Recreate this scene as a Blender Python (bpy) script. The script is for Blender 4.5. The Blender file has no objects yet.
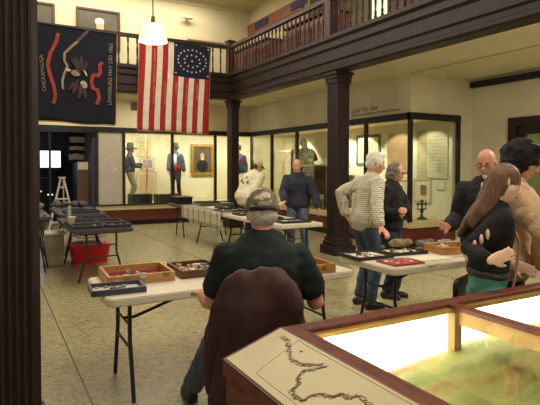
import bpy, bmesh, math, random
from mathutils import Vector, Matrix, noise
random.seed(7)
V = Vector
C = bpy.context.scene.collection
sc = bpy.context.scene
PI = math.pi

# ------------------------------------------------------------------ materials
def lin(c):
    return tuple(((v/255/12.92) if v/255 <= .04045 else ((v/255+.055)/1.055)**2.4) for v in c) + (1,)
MATS = {}
def M(name, rgb=None, rough=.6, metal=0, var=0, scale=8, bump=0, bscale=40, spec=.5, stretch=None, rgb2=None):
    if name in MATS: return MATS[name]
    m = bpy.data.materials.new(name); m.use_nodes = True
    n = m.node_tree.nodes; l = m.node_tree.links
    b = n['Principled BSDF']
    b.inputs['Base Color'].default_value = lin(rgb)
    b.inputs['Roughness'].default_value = rough
    b.inputs['Metallic'].default_value = metal
    b.inputs['Specular IOR Level'].default_value = spec
    tc = n.new('ShaderNodeTexCoord'); mp = n.new('ShaderNodeMapping'); l.new(tc.outputs['Object'], mp.inputs[0])
    if stretch: mp.inputs['Scale'].default_value = stretch
    if var or rgb2:
        t = n.new('ShaderNodeTexNoise'); t.inputs['Scale'].default_value = scale; t.inputs['Detail'].default_value = 4
        l.new(mp.outputs[0], t.inputs['Vector'])
        r = n.new('ShaderNodeValToRGB')
        a = lin(rgb)
        if rgb2: c0, c1 = a, lin(rgb2)
        else: c0 = tuple(max(0, x*(1-var)) for x in a[:3])+(1,); c1 = tuple(min(1, x*(1+var)) for x in a[:3])+(1,)
        r.color_ramp.elements[0].position = .35; r.color_ramp.elements[1].position = .65
        r.color_ramp.elements[0].color = c0; r.color_ramp.elements[1].color = c1
        l.new(t.outputs[0], r.inputs[0]); l.new(r.outputs[0], b.inputs['Base Color'])
    if bump:
        t = n.new('ShaderNodeTexNoise'); t.inputs['Scale'].default_value = bscale; l.new(mp.outputs[0], t.inputs['Vector'])
        bp = n.new('ShaderNodeBump'); bp.inputs['Strength'].default_value = bump; bp.inputs['Distance'].default_value = .01
        l.new(t.outputs[0], bp.inputs['Height']); l.new(bp.outputs[0], b.inputs['Normal'])
    MATS[name] = m
    return m
def EM(name, rgb, strength):
    m = bpy.data.materials.new(name); m.use_nodes = True
    b = m.node_tree.nodes['Principled BSDF']
    b.inputs['Base Color'].default_value = lin(rgb)
    b.inputs['Emission Color'].default_value = lin(rgb); b.inputs['Emission Strength'].default_value = strength
    MATS[name] = m; return m
def GLASS(name, refl=.05, tint=(240, 245, 240), fk=.3):
    m = bpy.data.materials.new(name); m.use_nodes = True
    n = m.node_tree.nodes; l = m.node_tree.links; n.clear()
    o = n.new('ShaderNodeOutputMaterial'); mx = n.new('ShaderNodeMixShader'); t = n.new('ShaderNodeBsdfTransparent'); g = n.new('ShaderNodeBsdfGlossy')
    t.inputs[0].default_value = lin(tint); g.inputs['Roughness'].default_value = .03
    lw = n.new('ShaderNodeFresnel'); lw.inputs[0].default_value = 1.25
    ml = n.new('ShaderNodeMath'); ml.operation = 'MULTIPLY_ADD'; ml.inputs[1].default_value = fk; ml.inputs[2].default_value = refl*.3
    l.new(lw.outputs[0], ml.inputs[0]); l.new(ml.outputs[0], mx.inputs[0]); l.new(t.outputs[0], mx.inputs[1]); l.new(g.outputs[0], mx.inputs[2]); l.new(mx.outputs[0], o.inputs[0])
    MATS[name] = m; return m
wood_dark = M('dark_stained_wood', (38, 18, 16), .5, var=.45, scale=6, stretch=(6, 6, .7), bump=.1, bscale=30)
wood_beam = M('dark_beam_wood', (34, 16, 13), .5, var=.3, scale=5, stretch=(4, 4, 1))
wood_rail = M('mahogany_rail_wood', (60, 29, 21), .5, var=.35, scale=5, stretch=(4, 4, 1))
wood_panel = M('mahogany_panel_wood', (118, 56, 34), .4, var=.3, scale=5, stretch=(6, 6, .8))
wood_fascia = M('fascia_brown_wood', (138, 84, 50), .5, var=.2, scale=4)
wood_red = M('red_brown_wood', (104, 46, 34), .35, var=.3, scale=5, stretch=(1, 5, 5))
wood_case = M('exhibit_case_wood', (104, 50, 34), .5, var=.35, scale=8, stretch=(5, 1, 5))
wood_inner = M('pale_lining_wood', (196, 160, 88), .5, var=.15, scale=8)
wood_light = M('light_oak', (186, 136, 78), .4, var=.2, scale=14, stretch=(1, 4, 4))
wood_walnut = M('walnut', (88, 54, 36), .4, var=.3, scale=14)
wood_chair = M('chair_brown_wood', (92, 48, 32), .4, var=.3, scale=14)
cream = M('cream_wall_paint', (216, 204, 162), .8, var=.05, scale=1.5)
cream_r = M('cream_wall_paint_lower', (214, 206, 176), .8, var=.06, scale=1.5)
case_back = M('case_lining_cream', (232, 223, 194), .8, var=.04, scale=2)
grey_panel = M('grey_beige_panel', (186, 178, 158), .8, var=.05)
black = M('black_paint', (22, 19, 18), .45)
black_soft = M('black_void_paint', (16, 15, 17), .8)
kick = M('black_kick', (14, 11, 10), .6)
bronze = M('dark_bronze_frame', (34, 26, 20), .4)
white_pl = M('white_plastic', (224, 214, 190), .35, var=.03, scale=20)
leg_metal = M('dark_grey_metal', (52, 50, 52), .4, metal=.5)
gold = M('gilt', (170, 128, 60), .4, metal=.4, var=.2, scale=20)
glass = GLASS('case_glass')
skin = M('skin', (214, 158, 128), .5, var=.08, scale=12)
skin_red = M('ruddy_skin', (214, 148, 120), .5, var=.1, scale=12)
skin_pale = M('pale_skin', (232, 190, 164), .5, var=.05, scale=12)
mann_skin = M('mannequin_skin', (190, 150, 120), .6)
eye_w = M('eye_white', (225, 220, 210), .3); eye_d = M('eye_dark', (30, 22, 18), .3); lip = M('lip', (176, 96, 84), .5); brow_m = M('brow_brown', (110, 84, 60), .8)
lensm = M('spectacle_wire', (40, 34, 30), .3, metal=.5)
denim = M('blue_denim', (62, 76, 100), .85, var=.25, scale=14, bump=.2, bscale=60)
denim_d = M('dark_denim', (34, 42, 60), .85, var=.25, scale=14)
denim_g = M('faded_denim', (86, 96, 112), .85, var=.25, scale=14, bump=.2, bscale=60)
paper = M('paper', (222, 212, 186), .8, var=.06, scale=10)
paper2 = M('aged_paper', (202, 190, 146), .8, var=.1, scale=6)
red_felt = M('red_felt', (130, 28, 34), .9, var=.25, scale=20)
red_pl = M('red_plastic', (206, 22, 30), .4)
navy = M('navy_cloth', (24, 24, 48), .9, var=.2, scale=5)
flagred = M('flag_red', (168, 28, 40), .85, var=.08, scale=6)
flagwhite = M('flag_white', (224, 212, 190), .85, var=.08, scale=6)
shoe_m = M('dark_shoe', (38, 34, 34), .5)

# ------------------------------------------------------------------ object helpers
def obj(name, me, mat=None, parent=None, loc=None, smooth=None):
    if isinstance(me, bmesh.types.BMesh):
        bm = me; me = bpy.data.meshes.new(name); bm.normal_update(); bm.to_mesh(me); bm.free()
    if mat is not None:
        if isinstance(mat, (list, tuple)):
            for x in mat: me.materials.append(x)
        else: me.materials.append(mat)
    if smooth:
        for p in me.polygons: p.use_smooth = True
    o = bpy.data.objects.new(name, me); C.objects.link(o)
    if parent: o.parent = parent
    if loc is not None: o.location = loc
    return o
def tag(o, label, cat, group=None, kind=None):
    o['label'] = label
    o['category'] = cat
    if group: o['group'] = group
    if kind: o['kind'] = kind
    return o
def thing(name, label, cat, loc=(0, 0, 0), rotz=0, group=None):
    o = bpy.data.objects.new(name, None); C.objects.link(o); o.location = loc; o.rotation_euler = (0, 0, rotz)
    o.empty_display_size = .1
    return tag(o, label, cat, group)
def struct(name, bm, mat, loc=None):
    o = obj(name, bm, mat, loc=loc); o['kind'] = 'structure'; return o
def dup(root, loc, rotz=None, label=None, group=None):
    r = root.copy(); C.objects.link(r); r.location = loc
    if rotz is not None: r.rotation_euler = (0, 0, rotz)
    if label: r['label'] = label
    if group: r['group'] = group
    for ch in list(root.children):
        c = ch.copy(); C.objects.link(c); c.parent = r
        for g in ch.children:
            d = g.copy(); C.objects.link(d); d.parent = c
    return r
def B(): return bmesh.new()
def box(bm, x0, x1, y0, y1, z0, z1, bev=0, mi=0):
    r = bmesh.ops.create_cube(bm, size=1)
    vs = r['verts']
    for v in vs:
        v.co = V(((x0+x1)/2+v.co.x*(x1-x0), (y0+y1)/2+v.co.y*(y1-y0), (z0+z1)/2+v.co.z*(z1-z0)))
    fs = list({f for v in vs for f in v.link_faces})
    for f in fs: f.material_index = mi
    if bev:
        es = list({e for v in vs for e in v.link_edges})
        bmesh.ops.bevel(bm, geom=es, offset=bev, segments=2, affect='EDGES', profile=.5)
    return bm
def xbox(*a, **k): return box(B(), *a, **k)
def cyl(bm, p0, p1, r0, r1=None, n=12, mi=0):
    p0, p1 = V(p0), V(p1); r1 = r0 if r1 is None else r1
    d = p1-p0; q = d.to_track_quat('Z', 'Y').to_matrix().to_4x4()
    r = bmesh.ops.create_cone(bm, cap_ends=True, segments=n, radius1=r0, radius2=r1, depth=d.length, matrix=Matrix.Translation((p0+p1)/2) @ q)
    for v in r['verts']:
        for f in v.link_faces: f.material_index = mi
    return bm
def tube(bm, pts, r, n=8):
    pts = [V(p) for p in pts]; rings = []
    for i, p in enumerate(pts):
        d = (pts[min(i+1, len(pts)-1)]-pts[max(i-1, 0)]).normalized()
        a = V((0, 0, 1)) if abs(d.z) < .9 else V((1, 0, 0))
        s = d.cross(a).normalized(); t = s.cross(d)
        rr = r[i] if isinstance(r, (list, tuple)) else r
        rings.append([bm.verts.new(p+(s*math.cos(2*PI*k/n)+t*math.sin(2*PI*k/n))*rr) for k in range(n)])
    for a, b in zip(rings, rings[1:]):
        for k in range(n): bm.faces.new((a[k], a[(k+1) % n], b[(k+1) % n], b[k]))
    bm.faces.new(rings[0][::-1]); bm.faces.new(rings[-1])
    return bm
def lathe(bm, prof, c=(0, 0, 0), n=24, sx=1, sy=1):
    c = V(c); rings = []
    for r, z in prof:
        if r < 1e-5: rings.append([bm.verts.new(c+V((0, 0, z)))])
        else: rings.append([bm.verts.new(c+V((r*sx*math.cos(2*PI*k/n), r*sy*math.sin(2*PI*k/n), z))) for k in range(n)])
    for a, b in zip(rings, rings[1:]):
        for k in range(n):
            k2 = (k+1) % n
            if len(a) == 1 and len(b) == 1: continue
            if len(a) == 1: bm.faces.new((a[0], b[k2], b[k]))
            elif len(b) == 1: bm.faces.new((a[k], a[k2], b[0]))
            else: bm.faces.new((a[k], a[k2], b[k2], b[k]))
    if len(rings[0]) > 1: bm.faces.new(rings[0][::-1])
    if len(rings[-1]) > 1: bm.faces.new(rings[-1])
    return bm
def prism(bm, pts, h, axis='z', base=0):
    """extrude a 2D outline: z -> (x,y), y -> (x,z), x -> (y,z)"""
    def q(a, b, c):
        return {'z': (a, b, c), 'y': (a, c, b), 'x': (c, a, b)}[axis]
    lo = [bm.verts.new(q(a, b, base)) for a, b in pts]; hi = [bm.verts.new(q(a, b, base+h)) for a, b in pts]
    bm.faces.new(lo[::-1]); bm.faces.new(hi)
    for i in range(len(pts)):
        j = (i+1) % len(pts); bm.faces.new((lo[i], lo[j], hi[j], hi[i]))
    bmesh.ops.recalc_face_normals(bm, faces=bm.faces)
    return bm
def rrect(x0, x1, y0, y1, r, n=5):
    out = []
    for cx, cy, a in ((x1-r, y1-r, 0), (x0+r, y1-r, 90), (x0+r, y0+r, 180), (x1-r, y0+r, 270)):
        for k in range(n+1):
            t = math.radians(a+90*k/n); out.append((cx+r*math.cos(t), cy+r*math.sin(t)))
    return out
def ell(bm, c, r, R=None, n=16, m=10):
    c = V(c); rings = []
    for i in range(m+1):
        t = PI*i/m
        if i in (0, m): pts = [V((0, 0, r[2]*math.cos(t)))]
        else: pts = [V((r[0]*math.sin(t)*math.cos(2*PI*k/n), r[1]*math.sin(t)*math.sin(2*PI*k/n), r[2]*math.cos(t))) for k in range(n)]
        rings.append([bm.verts.new(c+((R @ p) if R else p)) for p in pts])
    for a, b in zip(rings, rings[1:]):
        for k in range(n):
            k2 = (k+1) % n
            if len(a) == 1: bm.faces.new((a[0], b[k], b[k2]))
            elif len(b) == 1: bm.faces.new((a[k], b[0], a[k2]))
            else: bm.faces.new((a[k], b[k], b[k2], a[k2]))
    return bm
def loft(bm, cs, rx, ry, side, front=None, n=16):
    """closed tube with elliptical sections; side = direction of rx"""
    cs = [V(c) for c in cs]; N = len(cs)
    rx = list(rx); ry = list(ry) if ry else list(rx)
    rings = []; st = []
    for i in range(N):
        d = (cs[min(i+1, N-1)]-cs[max(i-1, 0)])
        d = d.normalized() if d.length > 1e-6 else V((0, 0, 1))
        s = V(side)-d*V(side).dot(d)
        if s.length < 1e-4: s = d.orthogonal()
        s.normalize(); f = d.cross(s)
        st.append((d, s, f))
    seq = []
    d, s, f = st[0]; m0 = min(rx[0], ry[0])
    seq.append(('p', cs[0]-d*m0*.75)); seq.append(('r', cs[0]-d*m0*.5, rx[0]*.7, ry[0]*.7, s, f))
    for i in range(N): seq.append(('r', cs[i], rx[i], ry[i], st[i][1], st[i][2]))
    d, s, f = st[-1]; m1 = min(rx[-1], ry[-1])
    seq.append(('r', cs[-1]+d*m1*.5, rx[-1]*.7, ry[-1]*.7, s, f)); seq.append(('p', cs[-1]+d*m1*.75))
    for q in seq:
        if q[0] == 'p': rings.append([bm.verts.new(q[1])])
        else: rings.append([bm.verts.new(q[1]+q[4]*q[2]*math.cos(2*PI*k/n)+q[5]*q[3]*math.sin(2*PI*k/n)) for k in range(n)])
    for a, b in zip(rings, rings[1:]):
        for k in range(n):
            k2 = (k+1) % n
            if len(a) == 1: bm.faces.new((a[0], b[k2], b[k]))
            elif len(b) == 1: bm.faces.new((a[k], a[k2], b[0]))
            else: bm.faces.new((a[k], a[k2], b[k2], b[k]))
    return bm
def fuse(bm, voxel=.012, sm=2, wrinkle=0, wf=7, seed=0, wz=1):
    """one continuous skin round overlapping closed shapes"""
    bmesh.ops.recalc_face_normals(bm, faces=bm.faces)
    me = bpy.data.meshes.new('t'); bm.to_mesh(me); bm.free()
    o = bpy.data.objects.new('t', me); C.objects.link(o)
    r = o.modifiers.new('r', 'REMESH'); r.mode = 'VOXEL'; r.voxel_size = voxel; r.use_smooth_shade = True
    if sm:
        s = o.modifiers.new('s', 'SMOOTH'); s.factor = .5; s.iterations = sm
    dg = bpy.context.evaluated_depsgraph_get(); dg.update()
    out = bpy.data.meshes.new_from_object(o.evaluated_get(dg))
    bpy.data.objects.remove(o); bpy.data.meshes.remove(me)
    if wrinkle:
        off = V((seed*3.1, seed*1.7, 0))
        ns = [v.normal.copy() for v in out.vertices]
        for v, nn in zip(out.vertices, ns):
            p = v.co+off; p = V((p.x*wf, p.y*wf, p.z*wf*wz))
            w = noise.noise(p)+.5*noise.noise(p*2.3)
            v.co += nn*wrinkle*w
    for p in out.polygons: p.use_smooth = True
    out.materials.clear()
    return out

# ------------------------------------------------------------------ people
def ik(a, b, l1, l2, hint):
    d = b-a; L = d.length
    if L > (l1+l2)*.995: b = a+d*((l1+l2)*.995/L); d = b-a; L = d.length
    if L < abs(l1-l2)+.02: L = abs(l1-l2)+.02
    u = d.normalized(); x = (l1*l1-l2*l2+L*L)/(2*L); h = math.sqrt(max(0, l1*l1-x*x))
    p = V(hint)-u*V(hint).dot(u)
    if p.length < 1e-4: p = u.orthogonal()
    return a+u*x+p.normalized()*h, b
def hand(bm, w, d, n, thumb=1, curl=25, k=1.0):
    d = V(d).normalized(); n = V(n); n = (n-d*n.dot(d)).normalized(); s = d.cross(n)*thumb
    loft(bm, [w-d*.015*k, w+d*.02*k, w+d*.06*k, w+d*.088*k], [.026*k, .034*k, .041*k, .038*k], [.019*k, .016*k, .014*k, .011*k], s, n=12)
    for i, (o, L) in enumerate(((.031, .072), (.011, .082), (-.01, .076), (-.03, .058))):
        p = w+d*.075*k+s*o*k; dd = d+s*o*2.2; dd.normalize(); pts = [p]
        a = 0
        for j, f in enumerate((.45, .32, .23)):
            a += math.radians(curl)*(1 if j else .6)
            q = dd*math.cos(a)+n*math.sin(a)
            pts.append(pts[-1]+q*(L*f+(.012 if j == 0 else 0))*k)
        loft(bm, pts, [.0092*k, .0088*k, .008*k, .0068*k], None, s, n=8)
    p = w+d*.02*k+s*.024*k; q1 = (s*.75+d*.65+n*.25).normalized(); q2 = (s*.35+d*.9+n*.3).normalized()
    loft(bm, [p, p+q1*.038*k, p+q1*.038*k+q2*.03*k, p+q1*.038*k+q2*.05*k], [.014*k, .0115*k, .0105*k, .008*k], None, n, n=8)
LV = [(-.09, .10, .085), (-.03, .165, .115), (.05, .172, .122), (.16, .150, .108), (.28, .162, .116), (.38, .178, .118), (.45, .172, .102), (.50, .115, .078), (.55, .062, .06)]
def human(name, label, cat, loc, yaw, height=1.76, girth=1.0, lean=0, side=0, twist=0, pz=.95, head_yaw=None, head_pitch=0, head_side=0,
          Lh=None, Rh=None, Lhint=None, Rhint=None, Ldir=None, Rdir=None, Lpalm=None, Rpalm=None, curl=25,
          Lf=None, Rf=None, Lfd=None, Rfd=None, sh_w=1.0, belly=0, top=None, pants=None, shoes=shoe_m, skinm=None, voxel=.011, face=True, extra=None, group=None, Lthumb=1, Rthumb=-1, hip_w=1.0, knee_out=0, ptop=.1, neck=0):
    skinm = skinm or skin
    k = height/1.78
    loc = V((loc[0], loc[1], loc[2] if len(loc) > 2 else 0))
    ya = math.radians(yaw); fw = V((math.sin(ya), math.cos(ya), 0)); rt = V((math.cos(ya), -math.sin(ya), 0)); up = V((0, 0, 1))
    root = thing(name, label, cat, loc, group=group)
    def W(p): return V(p)-loc                      # world -> local of the root
    pel = up*pz
    le, si, tw = map(math.radians, (lean, side, twist))
    sd = (fw*math.sin(le)+rt*math.sin(si)+up*math.cos(le)*math.cos(si)).normalized()
    rT = rt*math.cos(tw)-fw*math.sin(tw); rT = (rT-sd*rT.dot(sd)).normalized(); fT = sd.cross(rT)
    u0 = (up*.5+sd*.5).normalized()
    def sp(t):
        t *= k
        if t < .1*k: return pel+u0*t
        return pel+u0*.1*k+sd*(t-.1*k)
    def fr(t):
        a = min(1, max(0, t/.2)); s = (rt*(1-a)+rT*a).normalized(); return s
    def torso(bm, t0, t1, e, flare=0, g=1):
        cs, rx, ry = [], [], []
        def at_(t):
            t = max(LV[0][0], min(LV[-1][0], t))
            for p, q in zip(LV, LV[1:]):
                if t <= q[0]:
                    a = (t-p[0])/(q[0]-p[0]); return (t, p[1]+(q[1]-p[1])*a, p[2]+(q[2]-p[2])*a)
        lv = [at_(t0)]+[x for x in LV if t0+.015 < x[0] < t1-.015]+[at_(t1)]
        for t, a, b in lv:
            bb = belly*math.exp(-((t-.14)/.11)**2)
            c = sp(t)+fT*bb*.5
            w = (sh_w if t > .3 else (hip_w if t < .1 else (sh_w+hip_w)/2)) if t < .52 else 1
            gg = girth if t < .5 else 1+(girth-1)*.4
            f = flare*max(0, (.25-t))
            cs.append(c); rx.append(a*k*w*gg+e+f); ry.append(b*k*gg+bb*.5+e+f)
        # side vector blended by lofting twice is overkill: use rT for upper
        loft(bm, cs, rx, ry, (rt+rT*1.5).normalized(), n=28)
    HS = rT*.172*k*sh_w*(1+(girth-1)*.6)
    S = {'L': sp(.45)-HS, 'R': sp(.45)+HS}
    hy = math.radians(yaw if head_yaw is None else head_yaw); hp = math.radians(head_pitch); hs = math.radians(head_side)
    hf0 = V((math.sin(hy), math.cos(hy), 0)); hr = V((math.cos(hy), -math.sin(hy), 0))
    hf = hf0*math.cos(hp)-up*math.sin(hp); hu = up*math.cos(hp)+hf0*math.sin(hp)
    hr2 = hr*math.cos(hs)-hu*math.sin(hs); hu = hu*math.cos(hs)+hr*math.sin(hs); hr = hr2
    nb = sp(.53); HC = sp(.565)+hu*(.105+neck)*k+hf0*.018
    HM = Matrix((hr, hf, hu)).transposed(); k2 = .97*k if k < 1 else k*.98
    def h(p): return HC+HM @ (V(p)*k2)
    arms = {}
    for sdn, T, hint, sg in (('L', Lh, Lhint, -1), ('R', Rh, Rhint, 1)):
        s = S[sdn]; t = W(T) if T is not None else s+rT*sg*.08-up*.54*k+fT*.06
        hn = V(hint) if hint is not None else (-fT*.7+rT*sg*.4-up*.3)
        e, w = ik(s, t, .295*k, .262*k, hn); arms[sdn] = (s, e, w)
    legs = {}
    for sdn, T, sg in (('L', Lf, -1), ('R', Rf, 1)):
        hp_ = pel+rt*sg*.09*k*hip_w-up*.04
        t = (W(T) if T is not None else rt*sg*.11)+up*.085
        kn, an = ik(hp_, t, .435*k, .43*k, fw+up*.05+rt*sg*knee_out); legs[sdn] = (hp_, kn, an)
    # ---- body, one surface
    bm = B()
    torso(bm, -.09, .55, -.004)
    loft(bm, [sp(.48), nb, HC-hu*.085*k+hf*-.018*k, HC-hu*.03], [.085*k, .062*k, .054*k, .055*k], [.075*k, .062*k, .058*k, .06*k], rT, n=16)
    for sdn in 'LR':
        s, e, w = arms[sdn]; ag = 1+(girth-1)*.5
        loft(bm, [s, s.lerp(e, .25), s.lerp(e, .6), e, e.lerp(w, .3), e.lerp(w, .75), w], [x*k*ag for x in (.040, .050, .046, .041, .043, .033, .027)], None, rT, n=14)
        D = {'L': Ldir, 'R': Rdir}[sdn]; P = {'L': Lpalm, 'R': Rpalm}[sdn]
        d = V(D) if D is not None else (w-e).normalized(); pn = V(P) if P is not None else (-rT*(-1 if sdn == 'L' else 1)+up*-.01)
        hand(bm, w+d.normalized()*.01, d, pn, {'L': Lthumb, 'R': Rthumb}[sdn], curl, k)
        hp_, kn, an = legs[sdn]
        loft(bm, [hp_, hp_.lerp(kn, .3), hp_.lerp(kn, .75), kn, kn.lerp(an, .3), kn.lerp(an, .8), an], [x*k*(1+(girth-1)*.5) for x in (.088, .082, .064, .055, .055, .04, .036)], None, rt, n=14)
        fd = {'L': Lfd, 'R': Rfd}[sdn]; fd = V(fd).normalized() if fd is not None else fw
        loft(bm, [an-up*.04-fd*.03, an-up*.05+fd*.04, an-up*.062+fd*.13], [.034*k, .04*k, .036*k], [.034, .026, .016], fd.cross(up), n=12)
    for c, r in (((0, -.005, .03), (.077, .098, .097)), ((0, .03, -.03), (.062, .066, .085)), ((0, .052, -.088), (.036, .036, .026)), ((.035, .055, -.02), (.03, .034, .032)), ((-.035, .055, -.02), (.03, .034, .032)),
                 ((0, .083, .018), (.05, .014, .01)), ((.078, -.005, -.005), (.01, .018, .03)), ((-.078, -.005, -.005), (.01, .018, .03))):
        ell(bm, h(c), V(r)*k2, HM)
    loft(bm, [h((0, .09, .008)), h((0, .104, -.016)), h((0, .112, -.034)), h((0, .098, -.042))], [.008, .010, .015, .013], None, hr, n=8)
    loft(bm, [h((-.018, .088, -.066)), h((0, .096, -.067)), h((.018, .088, -.066))], [.006, .008, .006], None, hu, n=8)
    obj('body', fuse(bm, voxel*.8, 1), skinm, root)
    if face:
        for s_ in (-1, 1):
            e = obj('eye', ell(B(), h((s_*.031, .083, .0)), (.012, .011, .009), HM, 10, 8), eye_w, root, smooth=True)
            obj('iris', ell(B(), h((s_*.031, .0925, .0)), (.0055, .004, .0055), HM, 8, 6), eye_d, e, smooth=True)
            obj('eyebrow', loft(B(), [h((s_*.014, .094, .02)), h((s_*.032, .093, .026)), h((s_*.05, .08, .02))], [.003, .005, .003], None, hu, n=6), brow_m, root, smooth=True)
        obj('mouth', loft(B(), [h((-.02, .091, -.067)), h((0, .101, -.066)), h((.02, .091, -.067))], [.003, .0045, .003], None, hu, n=6), lip, root, smooth=True)
    # ---- clothes
    ctx = dict(root=root, h=h, HM=HM, hr=hr, hf=hf, hu=hu, sp=sp, rT=rT, fT=fT, arms=arms, legs=legs, torso=torso, fw=fw, rt=rt, k=k, W=W, loc=loc, up=up, sd=sd, k2=k2)
    if top:
        nm, mat_, t0, e, slv, flare = top
        bm = B(); torso(bm, t0, .50, e, flare)
        for sdn in 'LR':
            s, el, w = arms[sdn]; ag = 1+(girth-1)*.5
            if slv == 'short': loft(bm, [s, s.lerp(el, .3), s.lerp(el, .72)], [x*k*(1+(girth-1)*.3)+e*.8 for x in (.046, .053, .058)], None, rT, n=16)
            else: loft(bm, [s, s.lerp(el, .3), s.lerp(el, .7), el, el.lerp(w, .4), el.lerp(w, .9)], [x*k*ag+e for x in (.058, .054, .05, .046, .044, .034)], None, rT, n=16)
        obj(nm, fuse(bm, voxel, 3, .010, 8, seed=len(label), wz=1.4), mat_, root)
        bm = B()
        cs = [nb-sd*.035+fT*.005, nb+sd*.015+fT*.0]
        loft(bm, cs, [.082*k, .07*k], [.078*k, .072*k], rT, n=20)
        obj('collar', fuse(bm, .008, 2), mat_, root)
    if pants:
        bm = B(); torso(bm, -.09, ptop, .008)
        for sdn in 'LR':
            hp_, kn, an = legs[sdn]; g = 1+(girth-1)*.5
            loft(bm, [hp_, hp_.lerp(kn, .35), hp_.lerp(kn, .8), kn, kn.lerp(an, .35), kn.lerp(an, .93)], [x*k*g+.012 for x in (.092, .084, .066, .06, .056, .05)], None, rt, n=18)
        obj('trousers', fuse(bm, voxel, 2, .009, 9, seed=3, wz=1.3), pants, root)
    if shoes:
        for sdn in 'LR':
            hp_, kn, an = legs[sdn]
            fd = {'L': Lfd, 'R': Rfd}[sdn]; fd = V(fd).normalized() if fd is not None else fw
            bm = B(); loft(bm, [an-up*.042-fd*.05, an-up*.04-fd*.0, an-up*.045+fd*.07, an-up*.055+fd*.16], [.036, .043, .047, .04], [.042, .043, .036, .026], fd.cross(up), n=14)
            loft(bm, [an-up*.078-fd*.05, an-up*.078+fd*.06, an-up*.078+fd*.17], [.04, .048, .04], [.009, .009, .009], fd.cross(up), n=12)
            obj('shoe', fuse(bm, .009, 1), shoes, root)
    if extra: extra(ctx)
    return root, ctx
def hair(ctx, parts, mat, name='hair', wr=.006, vox=.008, lofts=(), wf=30, wz=1):
    bm = B()
    for c, r in parts: ell(bm, ctx['h'](c), V(r)*ctx['k2'], ctx['HM'], 20, 14)
    for pts, rx, ry, side in lofts: loft(bm, [ctx['h'](p) for p in pts], rx, ry, ctx['HM'] @ V(side), n=14)
    return obj(name, fuse(bm, vox, 1, wr, wf, seed=5, wz=wz), mat, ctx['root'])
def glasses(ctx):
    bm = B(); h = ctx['h']
    for s in (-1, 1):
        pts = [h((s*.033+.021*math.cos(a), .104-.004*abs(math.cos(a)), -.004+.016*math.sin(a))) for a in [2*PI*i/14 for i in range(15)]]
        tube(bm, pts, .0022, 6)
        tube(bm, [h((s*.054, .10, .0)), h((s*.074, .06, .004)), h((s*.08, 0, .006))], .0022, 6)
    tube(bm, [h((-.012, .106, 0)), h((.012, .106, 0))], .0022, 6)
    obj('spectacles', bm, lensm, ctx['root'])
def cap(ctx, mat, brim_mat=None, z0=.028, r=(.088, .108, .1), brim=True, name='cap'):
    root, h, HM = ctx['root'], ctx['h'], ctx['HM']
    bm = B(); n = 28; rings = []
    for i in range(9):
        t = (PI/2)*i/8
        a, b, zz = r[0]*math.cos(t)**.8 if i < 8 else 0, r[1]*math.cos(t)**.8 if i < 8 else 0, z0+r[2]*math.sin(t)
        if i == 8: rings.append([bm.verts.new(h((0, -.005, zz)))])
        else: rings.append([bm.verts.new(h((a*math.cos(2*PI*k/n), -.005+b*math.sin(2*PI*k/n), zz))) for k in range(n)])
    for a, b in zip(rings, rings[1:]):
        for k in range(n):
            k2 = (k+1) % n
            if len(b) == 1: bm.faces.new((a[k], a[k2], b[0]))
            else: bm.faces.new((a[k], a[k2], b[k2], b[k]))
    bm.faces.new(rings[0][::-1])
    c = obj(name, bm, mat, root, smooth=True)
    if brim:
        bm = B(); top = []; bot = []
        for i in range(13):
            a = PI*(.12+.76*i/12); x = .082*math.cos(a); y = .09*math.sin(a)
            o = .075*math.sin(a)**.6
            for rr, lst, dz in ((0, None, 0),): pass
            top.append((V((x, y-.005, z0+.012)), V((x*1.02, y+o, z0-.012-.01*abs(math.cos(a))))))
        ring = [bm.verts.new(h(p)) for p, q in top]; out = [bm.verts.new(h(q)) for p, q in top]
        ring2 = [bm.verts.new(h(p-V((0, 0, .006)))) for p, q in top]; out2 = [bm.verts.new(h(q-V((0, 0, .006)))) for p, q in top]
        for i in range(12):
            bm.faces.new((ring[i], ring[i+1], out[i+1], out[i])); bm.faces.new((ring2[i+1], ring2[i], out2[i], out2[i+1]))
            bm.faces.new((out[i], out[i+1], out2[i+1], out2[i]))
        obj('brim', bm, brim_mat or mat, c, smooth=True)
    obj('cap_button', ell(B(), h((0, -.005, z0+r[2]+.002)), (.007, .007, .004), HM, 8, 6), mat, c, smooth=True)
    return c
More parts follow.
